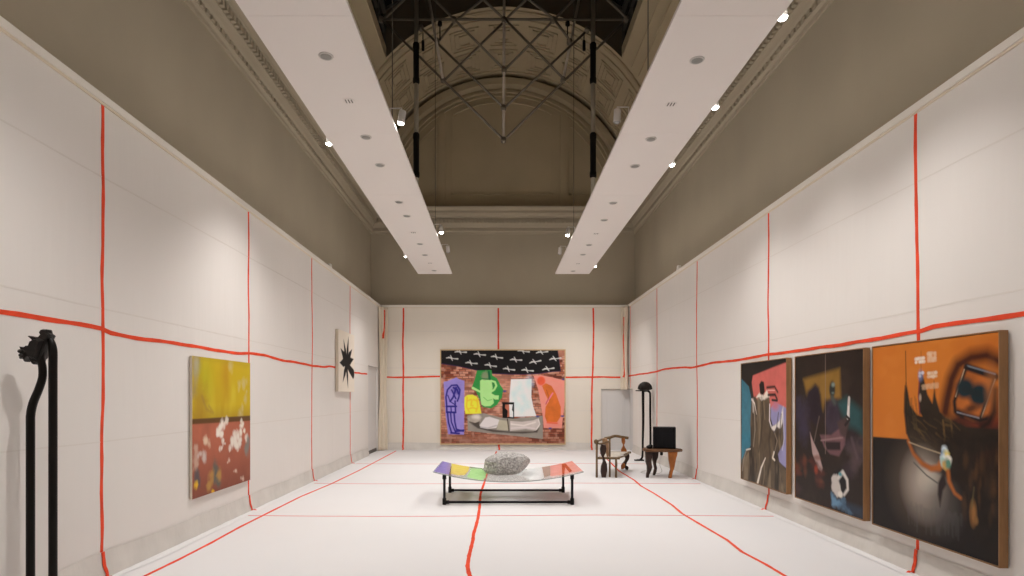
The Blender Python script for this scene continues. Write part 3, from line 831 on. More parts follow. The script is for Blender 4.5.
# ---- yellow over red picture on the left wall
q = [(191.5, 354.9), (249.4, 362.7), (251, 481.6), (193.2, 499.0)]
XF = -3.315
ya, yb_ = F * 3.315 / (VX - 192.3), F * 3.315 / (VX - 250.2)
cv = Canvas(yb_ - ya, 1.555, 210, 220, q, (196, 168, 30), 11)
A1 = Z(185, 350, 7.2); A2 = Z(185, 420, 6.77)
n1 = cv.fbm(0.35, 0.8)
cv.put((n1 - 0.42) * 2.2, (180, 148, 24)); cv.put((cv.fbm(0.3, 0.9) - 0.55) * 3, (205, 186, 52))
cv.poly([(50, 30), (110, 40), (105, 120), (85, 200), (75, 300), (55, 330)], (150, 138, 108), A1, soft=0.06, rough=0.05)
cv.blob((78, 110), 0.05, 0.16, (176, 170, 158), A1, soft=0.6, alpha=.7)
cv.blob((140, 210), 0.16, 0.22, (178, 170, 30), A1, soft=0.8, alpha=.8)
cv.blob((290, 170), 0.10, 0.30, (184, 136, 30), A1, soft=0.8, alpha=.6)
cv.blob((110, 400), 0.16, 0.25, (165, 128, 38), A1, soft=0.6, alpha=.7, rough=.4)
cv.line([(120, 330), (150, 420), (200, 450), (170, 400)], 0.03, (150, 116, 60), A1, soft=0.02, alpha=.6)
cv.poly([(55, 440), (470, 430), (470, 500), (55, 510)], (160, 125, 28), A1, soft=0.07, alpha=.6)
for x, y, r in ((322, 100, .05), (385, 255, .035), (420, 238, .045), (440, 225, .03), (432, 350, .04), (400, 460, .05), (410, 410, .03), (440, 300, .02)):
    cv.blob((x, y), r, r * 1.3, (196, 184, 140), A1, soft=0.8, alpha=.6, rough=.9)
cv.poly([(40, 25), (480, 80), (480, 130), (60, 60)], (176, 150, 42), A1, soft=0.03, alpha=.4)
# lower half
low = [(40, 20), (470, 2), (470, 600), (40, 600)]
cv.poly(low, (176, 100, 76), A2, soft=0.003, vary=0.12)
g = np.clip((cv.V / cv.H - 0.58) / 0.42, 0, 1) * 0.85
cv.put(g * (cv.V > cv.H * 0.5), (112, 62, 48)); cv.put((cv.fbm(0.25) - 0.5) * 1.6 * (cv.V > cv.H * 0.47), (150, 88, 66))
cv.poly([(40, -12), (470, -28), (470, 8), (40, 24)], (98, 66, 34), A2, soft=0.008)
cv.poly([(60, 140), (85, 170), (95, 260), (80, 330), (60, 330)], (186, 152, 134), A2, soft=0.03, rough=.05)
def spatter(pts, col, T, rr, alpha=.95):
    for (x, y) in pts:
        for _ in range(3):
            cv.blob((x + rng.normal(0, 6), y + rng.normal(0, 7)), rr * rng.uniform(.6, 1.2), rr * rng.uniform(.6, 1.6), col, T, soft=.6, alpha=alpha * .8, rough=.9)
spatter([(270, 20), (250, 30), (238, 48), (230, 70), (228, 90), (242, 110)], (232, 222, 210), A2, .033)
spatter([(265, 130), (262, 160), (246, 195), (300, 205)], (222, 208, 196), A2, .022)
spatter([(390, 15), (385, 45), (400, 75), (380, 85)], (228, 220, 206), A2, .03)
spatter([(330, 130), (345, 150), (355, 175), (370, 170), (380, 140), (360, 120), (335, 100), (315, 150), (420, 120)], (224, 214, 202), A2, .035)
spatter([(420, 150), (420, 190), (430, 210)], (128, 124, 118), A2, .045, .8)
spatter([(142, 130), (142, 150)], (214, 186, 160), A2, .035)
spatter([(110, 235), (130, 240)], (196, 178, 170), A2, .035); spatter([(295, 280), (340, 350), (395, 400)], (206, 178, 160), A2, .022)
spatter([(200, 330), (210, 360), (225, 420), (205, 400)], (92, 92, 84), A2, .055, .75); spatter([(235, 380), (180, 380), (170, 450)], (176, 134, 70), A2, .045, .8)
spatter([(80, 380), (90, 420)], (84, 78, 82), A2, .05, .8); spatter([(75, 435), (186, 490)], (222, 176, 40), A2, .026)
hang(cv, lambda u, v: Vector((XF, ya + u, 1.975 - v)), (1, 0, 0), 'painting', 'unframed canvas on left wall, mustard yellow upper half above blotchy terracotta red', 'painting', None, M['oil'], 0.030, M['canvas_edge'])

# ---- small canvas with a black star burst
ya, yb_ = 12.06, 13.39
B1 = Z(325, 320, 7.2)
cv = Canvas(yb_ - ya, 1.28, 110, 130, [B1(100, 65), B1(212, 103), B1(212, 514), B1(100, 514)], (226, 216, 202), 5)
cv.put((cv.fbm(0.2) - 0.5) * 0.8, (214, 203, 188))
INK = (12, 11, 11)
c0 = (158, 305)
for tip, wd in (((136, 138), .15), ((171, 116), .15), ((116, 203), .18), ((196, 204), .18), ((206, 275), .16), ((109, 306), .17), ((131, 445), .15), ((167, 487), .13)):
    mx_ = (c0[0] * .5 + tip[0] * .5, c0[1] * .5 + tip[1] * .5)
    cv.line([c0, mx_], wd * .75, INK, B1, w2=wd, soft=.012); cv.line([mx_, tip], wd, INK, B1, w2=.01, soft=.012)
cv.line([c0, (180, 350), (203, 383)], .14, INK, B1, w2=.22, soft=.012)
cv.blob(c0, .15, .20, INK, B1, soft=.1, rough=.3)
hang(cv, lambda u, v: Vector((-3.283, ya + u, 2.90 - v)), (1, 0, 0), 'painting', 'small white canvas with a black spiky star burst on the left wall', 'painting', None, M['oil'], 0.062, M['canvas_edge'])

# ---- three framed pictures on the right wall
XW = 3.565
fr = (0.009, 0.006, M['frame_wood'], 0.004)
def right_wall(px0, px1, quad, ground, seed, nx, ny):
    y1, y0 = F * XW / (px0 - VX), F * XW / (px1 - VX)
    c = Canvas(y1 - y0, 1.67, nx, ny, quad, ground, seed)
    return c, (lambda u, v: Vector((XW, y1 - u, 2.0 - v)))
# first: red, teal and lavender with dark robed shapes
D1 = Z(735, 345, 3.716)
cv, fn = right_wall(741.4, 786.3, [D1(22, 80), D1(196, 52), D1(196, 557), D1(22, 497)], (40, 34, 30), 21, 170, 200)
cv.poly([(10, 118), (50, 160), (66, 230), (62, 370), (40, 410), (10, 470)], (58, 118, 138), D1, soft=.01, vary=.25)
cv.poly([(58, 122), (205, 56), (205, 240), (160, 232), (130, 260), (75, 240)], (204, 104, 96), D1, soft=.01, vary=.14)
cv.poly([(10, 70), (205, 40), (205, 62), (66, 118), (58, 165), (20, 130)], (30, 26, 24), D1, soft=.012)
cv.poly([(128, 250), (150, 215), (198, 238), (205, 470), (168, 440), (150, 330)], (148, 144, 186), D1, soft=.012, vary=.12)
cv.blob((152, 225), .10, .07, (196, 112, 120), D1, soft=.5, alpha=.8)
DK = (96, 82, 66)
cv.poly([(60, 205), (74, 196), (84, 210), (100, 188), (128, 190), (136, 250), (132, 310), (160, 300), (182, 285), (186, 370), (168, 400), (158, 420), (170, 440), (196, 470), (205, 600), (10, 560), (24, 430), (40, 395), (58, 388), (56, 300)], DK, D1, soft=.012, vary=.3)
cv.put((cv.fbm(.22, .5) - .52) * 1.1 * (cv.V > .75) * (cv.sdf([cv.uv(p, D1) for p in [(60, 205), (130, 190), (136, 300), (186, 290), (205, 600), (10, 560), (56, 390)]]) < 0), (62, 51, 42))
cv.poly([(64, 205), (76, 196), (82, 240), (80, 330), (70, 380), (60, 330)], (66, 56, 46), D1, soft=.02, alpha=.6)
cv.poly([(90, 152), (98, 138), (108, 142), (112, 178), (104, 192), (94, 186)], (24, 20, 18), D1, soft=.01)
cv.poly([(78, 200), (90, 180), (98, 192), (108, 192), (120, 172), (130, 196), (112, 204), (100, 214), (90, 204)], (232, 222, 210), D1, soft=.012, rough=.02)
robe = cv.sdf([cv.uv(p, D1) for p in [(62, 205), (100, 192), (128, 192), (136, 300), (184, 290), (186, 370), (160, 420), (205, 600), (10, 560), (26, 430), (58, 388), (56, 300)]]) < -.01
cv.put(np.clip((cv.fbm(.10, .42) - .56) * 5, 0, .8) * robe, (134, 118, 96)); cv.put(np.clip((.44 - cv.fbm(.12, .5)) * 5, 0, .85) * robe, (44, 36, 30))
cv.line([(100, 200), (104, 260), (98, 340), (88, 400)], .03, (44, 36, 30), D1, soft=.02, alpha=.7); cv.line([(136, 300), (128, 360), (134, 430), (120, 520)], .04, (40, 33, 28), D1, soft=.025, alpha=.7)
cv.line([(160, 420), (166, 470), (160, 540)], .04, (38, 32, 27), D1, soft=.03, alpha=.7); cv.line([(60, 400), (70, 450), (64, 510)], .035, (44, 36, 30), D1, soft=.03, alpha=.7)
cv.line([(72, 260), (74, 320), (68, 380)], .02, (190, 178, 160), D1, soft=.015, alpha=.6); cv.line([(108, 215), (112, 280)], .015, (150, 134, 112), D1, soft=.01, alpha=.7)
cv.line([(150, 330), (160, 360), (152, 396)], .015, (170, 156, 138), D1, soft=.01, alpha=.7); cv.line([(108, 440), (112, 480), (104, 530)], .012, (160, 146, 126), D1, soft=.01, alpha=.6)
cv.line([(62, 208), (72, 222), (80, 262)], .035, (220, 212, 204), D1, w2=.01)
cv.line([(66, 212), (68, 250)], .05, (214, 204, 196), D1, soft=.02, alpha=.7)
cv.line([(120, 162), (150, 158), (162, 178)], .03, (34, 28, 26), D1, soft=.012); cv.line([(125, 190), (152, 188), (160, 206)], .035, (40, 30, 30), D1, soft=.012)
cv.line([(140, 208), (160, 210)], .03, (46, 34, 34), D1); cv.line([(124, 172), (150, 172)], .012, (236, 190, 180), D1)
cv.line([(131, 225), (130, 285), (136, 305)], .025, (222, 216, 220), D1)
cv.poly([(134, 310), (150, 300), (168, 286), (184, 232), (182, 290), (172, 318), (160, 308), (150, 325)], (226, 218, 210), D1, soft=.012, rough=.02)
cv.line([(165, 255), (158, 310), (148, 330)], .02, (90, 84, 90), D1); cv.line([(176, 260), (170, 330)], .02, (86, 80, 84), D1)
cv.line([(183, 250), (188, 350), (180, 395)], .014, (206, 200, 208), D1)
cv.line([(114, 424), (98, 460), (84, 516)], .02, (222, 214, 200), D1, w2=.05)
cv.line([(148, 402), (142, 424), (150, 432)], .03, (224, 214, 200), D1); cv.line([(40, 394), (56, 390)], .02, (214, 206, 196), D1); cv.line([(40, 398), (30, 430), (26, 470)], .012, (190, 180, 168), D1, alpha=.7)
hang(cv, fn, (-1, 0, 0), 'painting', 'framed painting on right wall with red and lavender behind a dark robed figure', 'painting', 'framed paintings on the right wall', M['oil_gloss'], 0.06, M['black'], fr, 1.05)
# second: night scene, ochre patch, pale horn
D2 = Z(790, 345, 3.2)
cv, fn = right_wall(795.6, 863.2, [D2(15, 42), D2(233, 17), D2(233, 557), D2(15, 490)], (42, 32, 27), 22, 190, 220)
cv.put((cv.fbm(.4) - .5) * 1.8, (32, 25, 23)); cv.put((cv.fbm(.3) - .58) * 2, (58, 44, 38))
cv.poly([(150, 190), (180, 170), (228, 212), (234, 290), (205, 270), (180, 262)], (42, 78, 80), D2, soft=.05, vary=.2)
cv.poly([(40, 112), (158, 78), (162, 170), (140, 180), (112, 178), (104, 215), (96, 160), (80, 130), (66, 190), (52, 165)], (134, 100, 44), D2, soft=.03, vary=.15)
cv.poly([(55, 150), (78, 128), (92, 140), (96, 200), (104, 225), (84, 262), (58, 240), (48, 180)], (38, 29, 38), D2, soft=.03, vary=.2)
cv.blob((32, 215), .13, .14, (58, 50, 68), D2, soft=.6, rough=.5, vary=.3); cv.blob((40, 270), .11, .16, (54, 46, 64), D2, soft=.6, rough=.5, vary=.3)
cv.poly([(118, 190), (130, 172), (148, 176), (164, 250), (150, 290), (118, 290), (110, 250)], (56, 46, 58), D2, soft=.03, vary=.35)
cv.blob((134, 145), .055, .085, (40, 44, 42), D2, soft=.3); cv.blob((137, 130), .03, .022, (120, 136, 130), D2, soft=.6); cv.blob((136, 156), .025, .012, (96, 110, 106), D2, soft=.6)
cv.line([(134, 170), (142, 188)], .05, (70, 78, 74), D2, soft=.02)
cv.poly([(94, 290), (130, 290), (166, 262), (178, 258), (176, 320), (156, 358), (128, 352), (108, 330)], (112, 80, 84), D2, soft=.012, vary=.25)
cv.poly([(108, 312), (160, 312), (160, 338), (118, 338)], (40, 28, 30), D2, soft=.012); cv.line([(98, 308), (168, 298)], .02, (150, 120, 120), D2, alpha=.7)
cv.poly([(150, 250), (178, 230), (190, 250), (176, 300), (160, 290)], (74, 56, 56), D2, soft=.02, vary=.3)
cv.poly([(62, 282), (72, 310), (90, 348), (103, 396), (100, 412), (86, 396), (70, 350)], (172, 146, 142), D2, soft=.01, vary=.15)
cv.line([(92, 232), (82, 280), (76, 310)], .022, (92, 78, 72), D2)
cv.line([(188, 172), (185, 234)], .036, (196, 188, 184), D2, w2=.05); cv.line([(186, 200), (184, 234)], .02, (226, 222, 218), D2)
cv.line([(180, 230), (190, 240), (176, 258)], .03, (44, 36, 36), D2)
for _ in range(26): cv.blob((rng.uniform(15, 110), rng.uniform(360, 470)), rng.uniform(.03, .09), rng.uniform(.02, .06), [(98, 44, 30), (76, 38, 32), (60, 44, 46), (112, 62, 42)][rng.integers(4)], D2, soft=.6, alpha=.6, rough=.6)
cv.blob((82, 402), .035, .045, (158, 64, 40), D2, soft=.5, alpha=.8)
for _ in range(12): cv.blob((rng.uniform(185, 228), rng.uniform(300, 420)), rng.uniform(.04, .1), rng.uniform(.03, .09), [(60, 46, 56), (44, 38, 50), (84, 68, 70)][rng.integers(3)], D2, soft=.6, alpha=.6, rough=.5)
cv.line([(196, 300), (214, 360)], .03, (104, 88, 90), D2, soft=.02, alpha=.5)
cv.poly([(138, 410), (160, 398), (182, 420), (188, 460), (172, 492), (150, 490), (136, 460)], (24, 22, 24), D2, soft=.015)
cv.line([(152, 428), (168, 408), (182, 432), (184, 462), (172, 480)], .05, (206, 200, 194), D2, soft=.012, w2=.03)
cv.poly([(132, 425), (148, 418), (158, 450), (166, 476), (150, 490), (134, 470)], (198, 190, 184), D2, soft=.012, rough=.03)
cv.blob((160, 415), .03, .02, (72, 140, 150), D2, soft=.5); cv.blob((160, 478), .04, .03, (222, 216, 208), D2, soft=.4, rough=.4)
cv.poly([(128, 468), (150, 492), (176, 500), (200, 540), (170, 530), (132, 515)], (104, 142, 172), D2, soft=.02, rough=.04)
cv.poly([(170, 500), (232, 520), (232, 556), (150, 520)], (46, 62, 82), D2, soft=.03, alpha=.7)
cv.line([(112, 28), (112, 350)], .009, (142, 122, 112), D2, soft=.004, alpha=.8)
hang(cv, fn, (-1, 0, 0), 'painting', 'very dark framed painting on right wall with ochre patch and pale horn', 'painting', 'framed paintings on the right wall', M['oil_gloss'], 0.06, M['black'], fr, 1.05)
# third: orange with a dark horned form
E1 = Z(865, 325, 4.61); E2 = Z(865, 440, 4.233)
cv, fn = right_wall(873.2, 998.6, [(872.6, 347.4), (998.6, 332.0), (998.6, 565.4), (872.6, 524.0)], (202, 118, 44), 23, 240, 280)
cv.put((cv.fbm(.5) - .45) * 1.4, (190, 102, 34)); cv.put((cv.fbm(.25) - .56) * 1.6, (212, 132, 58))
cv.poly([(430, 100), (620, 40), (640, 160), (500, 130)], (180, 92, 32), E1, soft=.1, alpha=.6)
cv.poly([(20, 515), (195, 527), (205, 545), (330, 560), (640, 500), (640, 1200), (20, 1200)], (32, 27, 25), E1, soft=.006)
cv.poly([(375, 430), (470, 380), (600, 440), (640, 430), (640, 700), (375, 700)], (52, 34, 27), E1, soft=.05, vary=.4)
cv.blob((560, 470), .2, .2, (112, 48, 30), E1, soft=.8, alpha=.9, rough=.4); cv.blob((610, 520), .14, .2, (104, 40, 28), E1, soft=.8, alpha=.7)
# halo and hollow of the upper right head
cv.line([(612, 165), (560, 140), (490, 150), (430, 185), (400, 250), (380, 340), (370, 400)], .10, (70, 32, 20), E1, soft=.045, w2=.12)
cv.poly([(455, 190), (602, 240), (606, 330), (560, 440), (500, 440), (415, 400), (400, 350), (425, 260)], (182, 102, 44), E1, soft=.02, vary=.25)
cv.poly([(445, 225), (500, 235), (520, 300), (440, 330), (430, 280)], (104, 58, 30), E1, soft=.06, alpha=.6)
cv.line([(470, 193), (602, 238)], .055, (24, 24, 28), E1, soft=.012); cv.line([(472, 188), (600, 226)], .012, (120, 128, 140), E1)
cv.line([(466, 195), (412, 352), (416, 398), (450, 420)], .035, (34, 26, 24), E1, soft=.012); cv.line([(458, 205), (418, 330)], .008, (196, 170, 140), E1)
cv.line([(596, 246), (532, 428)], .028, (60, 46, 40), E1, soft=.01); cv.line([(600, 250), (538, 425)], .007, (176, 156, 130), E1)
cv.line([(430, 400), (480, 420), (530, 440), (560, 432)], .05, (30, 24, 24), E1, soft=.02); cv.line([(425, 402), (525, 428)], .010, (140, 140, 150), E1)
cv.line([(598, 300), (594, 400), (570, 450), (540, 470)], .05, (40, 22, 18), E1, soft=.02)
cv.blob((460, 292), .085, .075, (28, 44, 50), E1, soft=.3); cv.blob((526, 322), .095, .085, (26, 44, 50), E1, soft=.3); cv.line([(460, 295), (526, 318)], .05, (30, 42, 46), E1)
cv.blob((490, 384), .07, .03, (92, 52, 30), E1, soft=.6, rot=-.3)
cv.blob((580, 280), .05, .15, (172, 108, 60), E1, soft=.6, alpha=.5)
# horns and body
BD = (46, 37, 28)
cv.poly([(188, 262), (196, 300), (208, 370), (240, 415), (262, 420), (250, 400), (246, 320), (252, 245), (258, 210), (272, 250), (288, 320), (310, 360), (318, 300), (318, 258), (326, 330), (346, 400), (372, 425), (470, 470), (640, 480), (640, 560), (470, 600), (300, 590), (215, 560), (190, 500), (180, 400), (180, 320)], BD, E1, soft=.010, vary=.45)
cv.line([(252, 230), (246, 320), (252, 410)], .016, (110, 44, 60), E1, alpha=.8); cv.line([(184, 280), (180, 400), (190, 500)], .014, (96, 56, 34), E1, alpha=.8)
cv.blob((256, 232), .03, .045, (120, 130, 168), E1, soft=.5, alpha=.7); cv.blob((254, 335), .014, .03, (196, 170, 150), E1, soft=.5, alpha=.8)
cv.line([(360, 440), (368, 520), (364, 560)], .02, (128, 96, 54), E1, alpha=.6)
for _ in range(60): cv.blob((rng.uniform(230, 560), rng.uniform(20, 200)), rng.uniform(.008, .02), rng.uniform(.02, .06), [(128, 92, 44), (96, 64, 32), (150, 84, 36), (70, 58, 40)][rng.integers(4)], E2, soft=.6, alpha=.5, rough=.6)
for _ in range(46):
    x0_, y0_ = rng.uniform(205, 420), rng.uniform(410, 560)
    cv.line([(x0_, y0_), (x0_ + rng.uniform(10, 30), y0_ + rng.uniform(5, 30)), (x0_ + rng.uniform(20, 60), y0_ + rng.uniform(30, 60))], rng.uniform(.006, .018), [(112, 88, 52), (84, 66, 44), (26, 21, 18), (134, 96, 52)][rng.integers(4)], E1, soft=.010, alpha=.38, w2=.003)
for _ in range(20):
    x0_, y0_ = rng.uniform(192, 240), rng.uniform(330, 430)
    cv.line([(x0_, y0_), (x0_ + rng.uniform(-2, 10), y0_ + rng.uniform(30, 80))], .010, [(70, 58, 40), (30, 24, 20), (92, 72, 46)][rng.integers(3)], E1, soft=.008, alpha=.5, w2=.003)
# pale smoke with a hollow under the belly
cv.poly([(190, 5), (640, -60), (640, 640), (560, 540), (470, 420), (380, 240), (250, 110)], (34, 27, 22), E2, soft=.05, vary=.4, alpha=.9)
cv.blob((225, 190), .26, .27, (116, 98, 84), E2, soft=.8, alpha=.6); cv.blob((245, 190), .17, .20, (186, 174, 162), E2, soft=.8, alpha=.85); cv.blob((272, 160), .10, .09, (208, 202, 188), E2, soft=.7, alpha=.6)
cv.blob((320, 275), .17, .18, (98, 94, 92), E2, soft=.7, alpha=.5)
for k in range(26):
    x = 180 + k * 9 + rng.uniform(-4, 4); y = 275 + rng.uniform(-10, 10) + k * 2
    cv.line([(x, y), (x + rng.uniform(-4, 4), y + rng.uniform(30, 110))], .02, (92, 88, 88), E2, soft=.015, alpha=.35, w2=.004)
cv.poly([(185, 0), (220, 60), (260, 105), (300, 120), (330, 110), (345, 95), (400, 30), (460, 60), (480, 160), (420, 200), (350, 160), (300, 135), (245, 110), (205, 60)], (38, 30, 24), E2, soft=.02, alpha=.8, vary=.4)
cv.line([(182, 5), (205, 60), (240, 100), (280, 122), (312, 118), (324, 100)], .025, (176, 100, 46), E2, w2=.06, soft=.015, vary=.35)
cv.line([(350, 120), (356, 175), (380, 225), (405, 245)], .035, (176, 100, 44), E2, w2=.02, soft=.015, vary=.35)
cv.line([(186, 10), (250, 34), (322, 58)], .012, (168, 152, 126), E2); cv.line([(206, 96), (260, 150), (306, 182)], .014, (96, 96, 92), E2)
cv.poly([(310, 180), (335, 130), (345, 190), (330, 215), (318, 285), (308, 230)], (48, 38, 38), E2, soft=.012)
for x, y, c in ((338, 46, (206, 220, 228)), (334, 62, (120, 156, 190)), (346, 66, (232, 214, 120)), (334, 82, (226, 232, 232)), (330, 96, (168, 200, 196)), (350, 86, (232, 226, 216)), (340, 104, (200, 160, 90)), (352, 98, (92, 140, 120))):
    cv.blob((x, y), .03, .04, c, E2, soft=.4, rough=.6)
cv.blob((458, 310), .03, .085, (150, 104, 56), E2, soft=.5); cv.blob((470, 340), .02, .03, (134, 96, 52), E2, soft=.5)
cv.line([(462, 200), (452, 290)], .015, (110, 96, 60), E2, alpha=.6)
for _ in range(30): cv.blob((rng.uniform(420, 570), rng.uniform(60, 330)), rng.uniform(.01, .03), rng.uniform(.03, .08), [(70, 50, 30), (54, 42, 34), (92, 60, 34)][rng.integers(3)], E2, soft=.6, alpha=.45, rough=.6)
cv.line([(186, 120), (189, 270)], .008, (52, 34, 24), E1); cv.line([(258, 120), (258, 215)], .006, (150, 84, 34), E1)
# small blocks of pale dots
def pale_blocks(x0, y0, x1, y1, col, al):
    nx_ = max(2, int((x1 - x0) / 9)); ny_ = max(2, int((y1 - y0) / 11))
    for i in range(nx_):
        for j in range(ny_):
            if rng.random() < .85: cv.blob((x0 + (i + .5) * (x1 - x0) / nx_, y0 + (j + .5) * (y1 - y0) / ny_ - (i * 1.2)), .018, .014, col, E1, soft=.4, alpha=al * rng.uniform(.6, 1), rough=.4)
pale_blocks(230, 148, 275, 180, (236, 226, 212), .95); pale_blocks(288, 125, 328, 172, (222, 190, 160), .8); pale_blocks(246, 215, 272, 240, (206, 206, 220), .9); pale_blocks(288, 215, 332, 246, (226, 206, 180), .85); pale_blocks(262, 275, 338, 298, (214, 176, 140), .6)
hang(cv, fn, (-1, 0, 0), 'painting', 'framed painting nearest camera on right wall, orange with dark horned form', 'painting', 'framed paintings on the right wall', M['oil_gloss'], 0.06, M['black'], fr, 1.05)

# ---- wide picture on the back wall: brick, night sky, coloured cut-out figures
G = None
QB = [(58, 55), (705, 55), (703, 541), (55, 543)]
yb0 = YB - 0.06
xa, xb = (441.1 - VX) * yb0 / F, (564.6 - VX) * yb0 / F
zt, zb_ = EYE + (VY - 350.4) * yb0 / F, EYE + (VY - 443.5) * yb0 / F
cv = Canvas(xb - xa, zt - zb_, 330, 250, QB, (150, 88, 68), 31)
bh, bw = (zt - zb_) / 40, (zt - zb_) / 40 * 2.6
row = (cv.V / bh).astype(int); colm = ((cv.U + (row % 2) * bw / 2) / bw).astype(int)
tab = cv.rng.random((64, 64)); k_ = tab[row % 64, colm % 64]
pal = srgb([(128, 64, 46), (162, 92, 70), (184, 120, 98), (104, 52, 40), (196, 140, 118), (146, 80, 52)])
cv.img = pal[(k_ * 5.99).astype(int)] * 1.0
fy = cv.V / bh - row; fx = (cv.U + (row % 2) * bw / 2) / bw - colm
cv.put(((fy < .22) | (fx < .10)) * .75, (84, 50, 40))
tone = cv.fbm(.7)
cv.put((tone - .42) * 2.0, (196, 142, 120)); cv.put((cv.noise(.09) - .62) * 2.0, (206, 160, 140)); cv.put((.45 - tone) * 1.6, (96, 52, 40))
cv.put(np.clip((cv.V / cv.H - .8) * 2.5, 0, .5), (104, 58, 44))
cv.poly([(50, 40), (668, 40), (686, 165), (640, 168), (570, 178), (500, 182), (430, 182), (330, 178), (240, 160), (150, 140), (50, 125)], (58, 34, 70), soft=.006)
cv.poly([(50, 40), (666, 40), (683, 161), (640, 164), (570, 174), (500, 178), (430, 178), (330, 173), (240, 156), (150, 136), (50, 121)], (22, 20, 22), soft=.008)
for (x, y) in ((115, 95), (160, 62), (260, 75), (216, 120), (350, 89), (317, 133), (450, 103), (413, 152), (490, 58), (510, 158), (550, 113), (586, 63), (618, 150), (655, 97)):
    t = rng.uniform(-.06, .06) + (-.14 if x > 540 else .10); ca, sa = math.cos(t), math.sin(t)
    R_ = lambda a, b: (x + a * ca - b * sa, y + a * sa + b * ca)
    WH = (196, 196, 194)
    cv.line([R_(-29, 3), R_(-16, -1)], .022, WH, w2=.04, soft=.009); cv.line([R_(-16, -1), R_(8, 2)], .036, WH, w2=.018, soft=.009); cv.line([R_(8, 2), R_(30, 1)], .018, WH, w2=.042, soft=.009)
    cv.line([R_(-9, -13), R_(-2, 2)], .018, WH, w2=.04, soft=.009); cv.line([R_(-2, 2), R_(4, 13)], .036, WH, w2=.016, soft=.009)
# violet
cv.poly([(70, 220), (90, 216), (138, 196), (152, 206), (180, 214), (178, 320), (176, 496), (92, 494), (80, 400), (74, 300)], (146, 132, 204), soft=.008, vary=.12)
IN = (40, 34, 128)
for pts, wd in (([(86, 350), (82, 300), (90, 262), (112, 238), (140, 236), (156, 262), (150, 300), (142, 320)], .045), ([(112, 262), (126, 290), (134, 308)], .04), ([(136, 250), (128, 276), (120, 300), (104, 322)], .05), ([(122, 250), (142, 262), (148, 282)], .05),
               ([(84, 348), (136, 348)], .05), ([(86, 378), (132, 380)], .05), ([(86, 348), (86, 380)], .045), ([(130, 320), (132, 380)], .045), ([(108, 350), (110, 380)], .035), ([(90, 380), (94, 430), (110, 485)], .045),
               ([(106, 382), (110, 430), (126, 470), (132, 486)], .04), ([(124, 382), (128, 430), (136, 468), (172, 478)], .045), ([(108, 487), (150, 490)], .05), ([(134, 478), (174, 474)], .06), ([(92, 290), (104, 322), (130, 340)], .03)):
    cv.line(pts, wd, IN, soft=.010)
cv.blob((136, 262), .10, .12, IN, soft=.4, alpha=.6)
# yellow
cv.poly([(180, 300), (196, 288), (222, 286), (246, 298), (256, 320), (268, 386), (184, 388), (178, 340)], (238, 220, 62), soft=.010, vary=.06)
for pts in ([(196, 318), (214, 312)], [(226, 312), (244, 318)], [(218, 318), (214, 342), (224, 344)], [(202, 360), (222, 354), (240, 360)], [(194, 300), (190, 350), (204, 376)], [(246, 306), (250, 350), (240, 374)]): cv.line(pts, .03, (226, 174, 44), soft=.02, alpha=.8)
# green
cv.poly([(246, 160), (322, 158), (326, 186), (350, 200), (368, 236), (384, 260), (376, 300), (350, 340), (320, 358), (276, 352), (262, 318), (240, 270), (218, 250), (234, 206)], (48, 140, 66), soft=.008, vary=.12)
LG = (170, 226, 142)
cv.poly([(262, 214), (276, 204), (304, 206), (322, 214), (328, 250), (322, 280), (340, 290), (360, 290), (358, 312), (340, 312), (330, 306), (334, 330), (316, 346), (286, 348), (268, 338), (262, 290)], LG, soft=.010, vary=.08)
cv.line([(320, 214), (340, 220), (347, 240), (336, 260), (324, 268)], .055, LG, soft=.010); cv.line([(224, 252), (264, 272)], .07, LG, soft=.010, w2=.05)
cv.blob((290, 185), .10, .11, (128, 142, 108), soft=.4, rough=.4); cv.line([(308, 168), (312, 204)], .06, (22, 92, 60), soft=.012); cv.line([(276, 204), (306, 206)], .03, (22, 100, 50), soft=.01)
cv.line([(280, 300), (300, 318), (322, 312)], .02, (110, 190, 100), soft=.01)
# white
cv.poly([(424, 206), (532, 204), (530, 300), (540, 350), (556, 398), (430, 402), (414, 380), (416, 300)], (228, 234, 240), soft=.008, vary=.03)
for x, y in ((440, 282), (520, 225), (470, 250), (450, 340), (490, 300), (480, 370), (510, 340)): cv.blob((x, y), .09, .14, (186, 210, 234), soft=.8, alpha=.6, rough=.5)
# dark frame shape
cv.poly([(378, 326), (440, 326), (440, 412), (378, 410)], (18, 16, 16), soft=.008)
cv.poly([(394, 338), (418, 338), (418, 400), (404, 404), (406, 370), (392, 356)], (176, 104, 82), soft=.008, vary=.2); cv.poly([(414, 338), (432, 338), (428, 366), (434, 376), (434, 404), (416, 402)], (226, 232, 238), soft=.008)
# grey sheet with a reclining pale figure
cv.poly([(194, 396), (280, 384), (380, 408), (440, 412), (590, 396), (590, 518), (480, 506), (320, 490), (196, 476)], (142, 136, 128), soft=.008, vary=.15)
cv.poly([(210, 436), (256, 432), (262, 456), (330, 470), (420, 480), (540, 478), (570, 462), (560, 484), (480, 490), (330, 482), (250, 464)], (62, 54, 50), soft=.02, alpha=.9)
cv.poly([(196, 410), (216, 396), (250, 394), (272, 404), (262, 426), (230, 436), (204, 434)], (166, 156, 146), soft=.015, vary=.3); cv.blob((240, 404), .10, .06, (214, 206, 198), soft=.6, rough=.5); cv.line([(206, 430), (236, 438), (256, 430)], .03, (70, 60, 52), soft=.015)
cv.poly([(288, 406), (310, 402), (362, 418), (356, 440), (346, 460), (300, 466), (264, 458), (258, 446)], (214, 208, 208), soft=.012); cv.line([(264, 456), (300, 462), (346, 448)], .03, (168, 162, 164), soft=.02)
cv.poly([(362, 418), (408, 424), (414, 474), (348, 470), (352, 450)], (178, 172, 152), soft=.012, vary=.15)
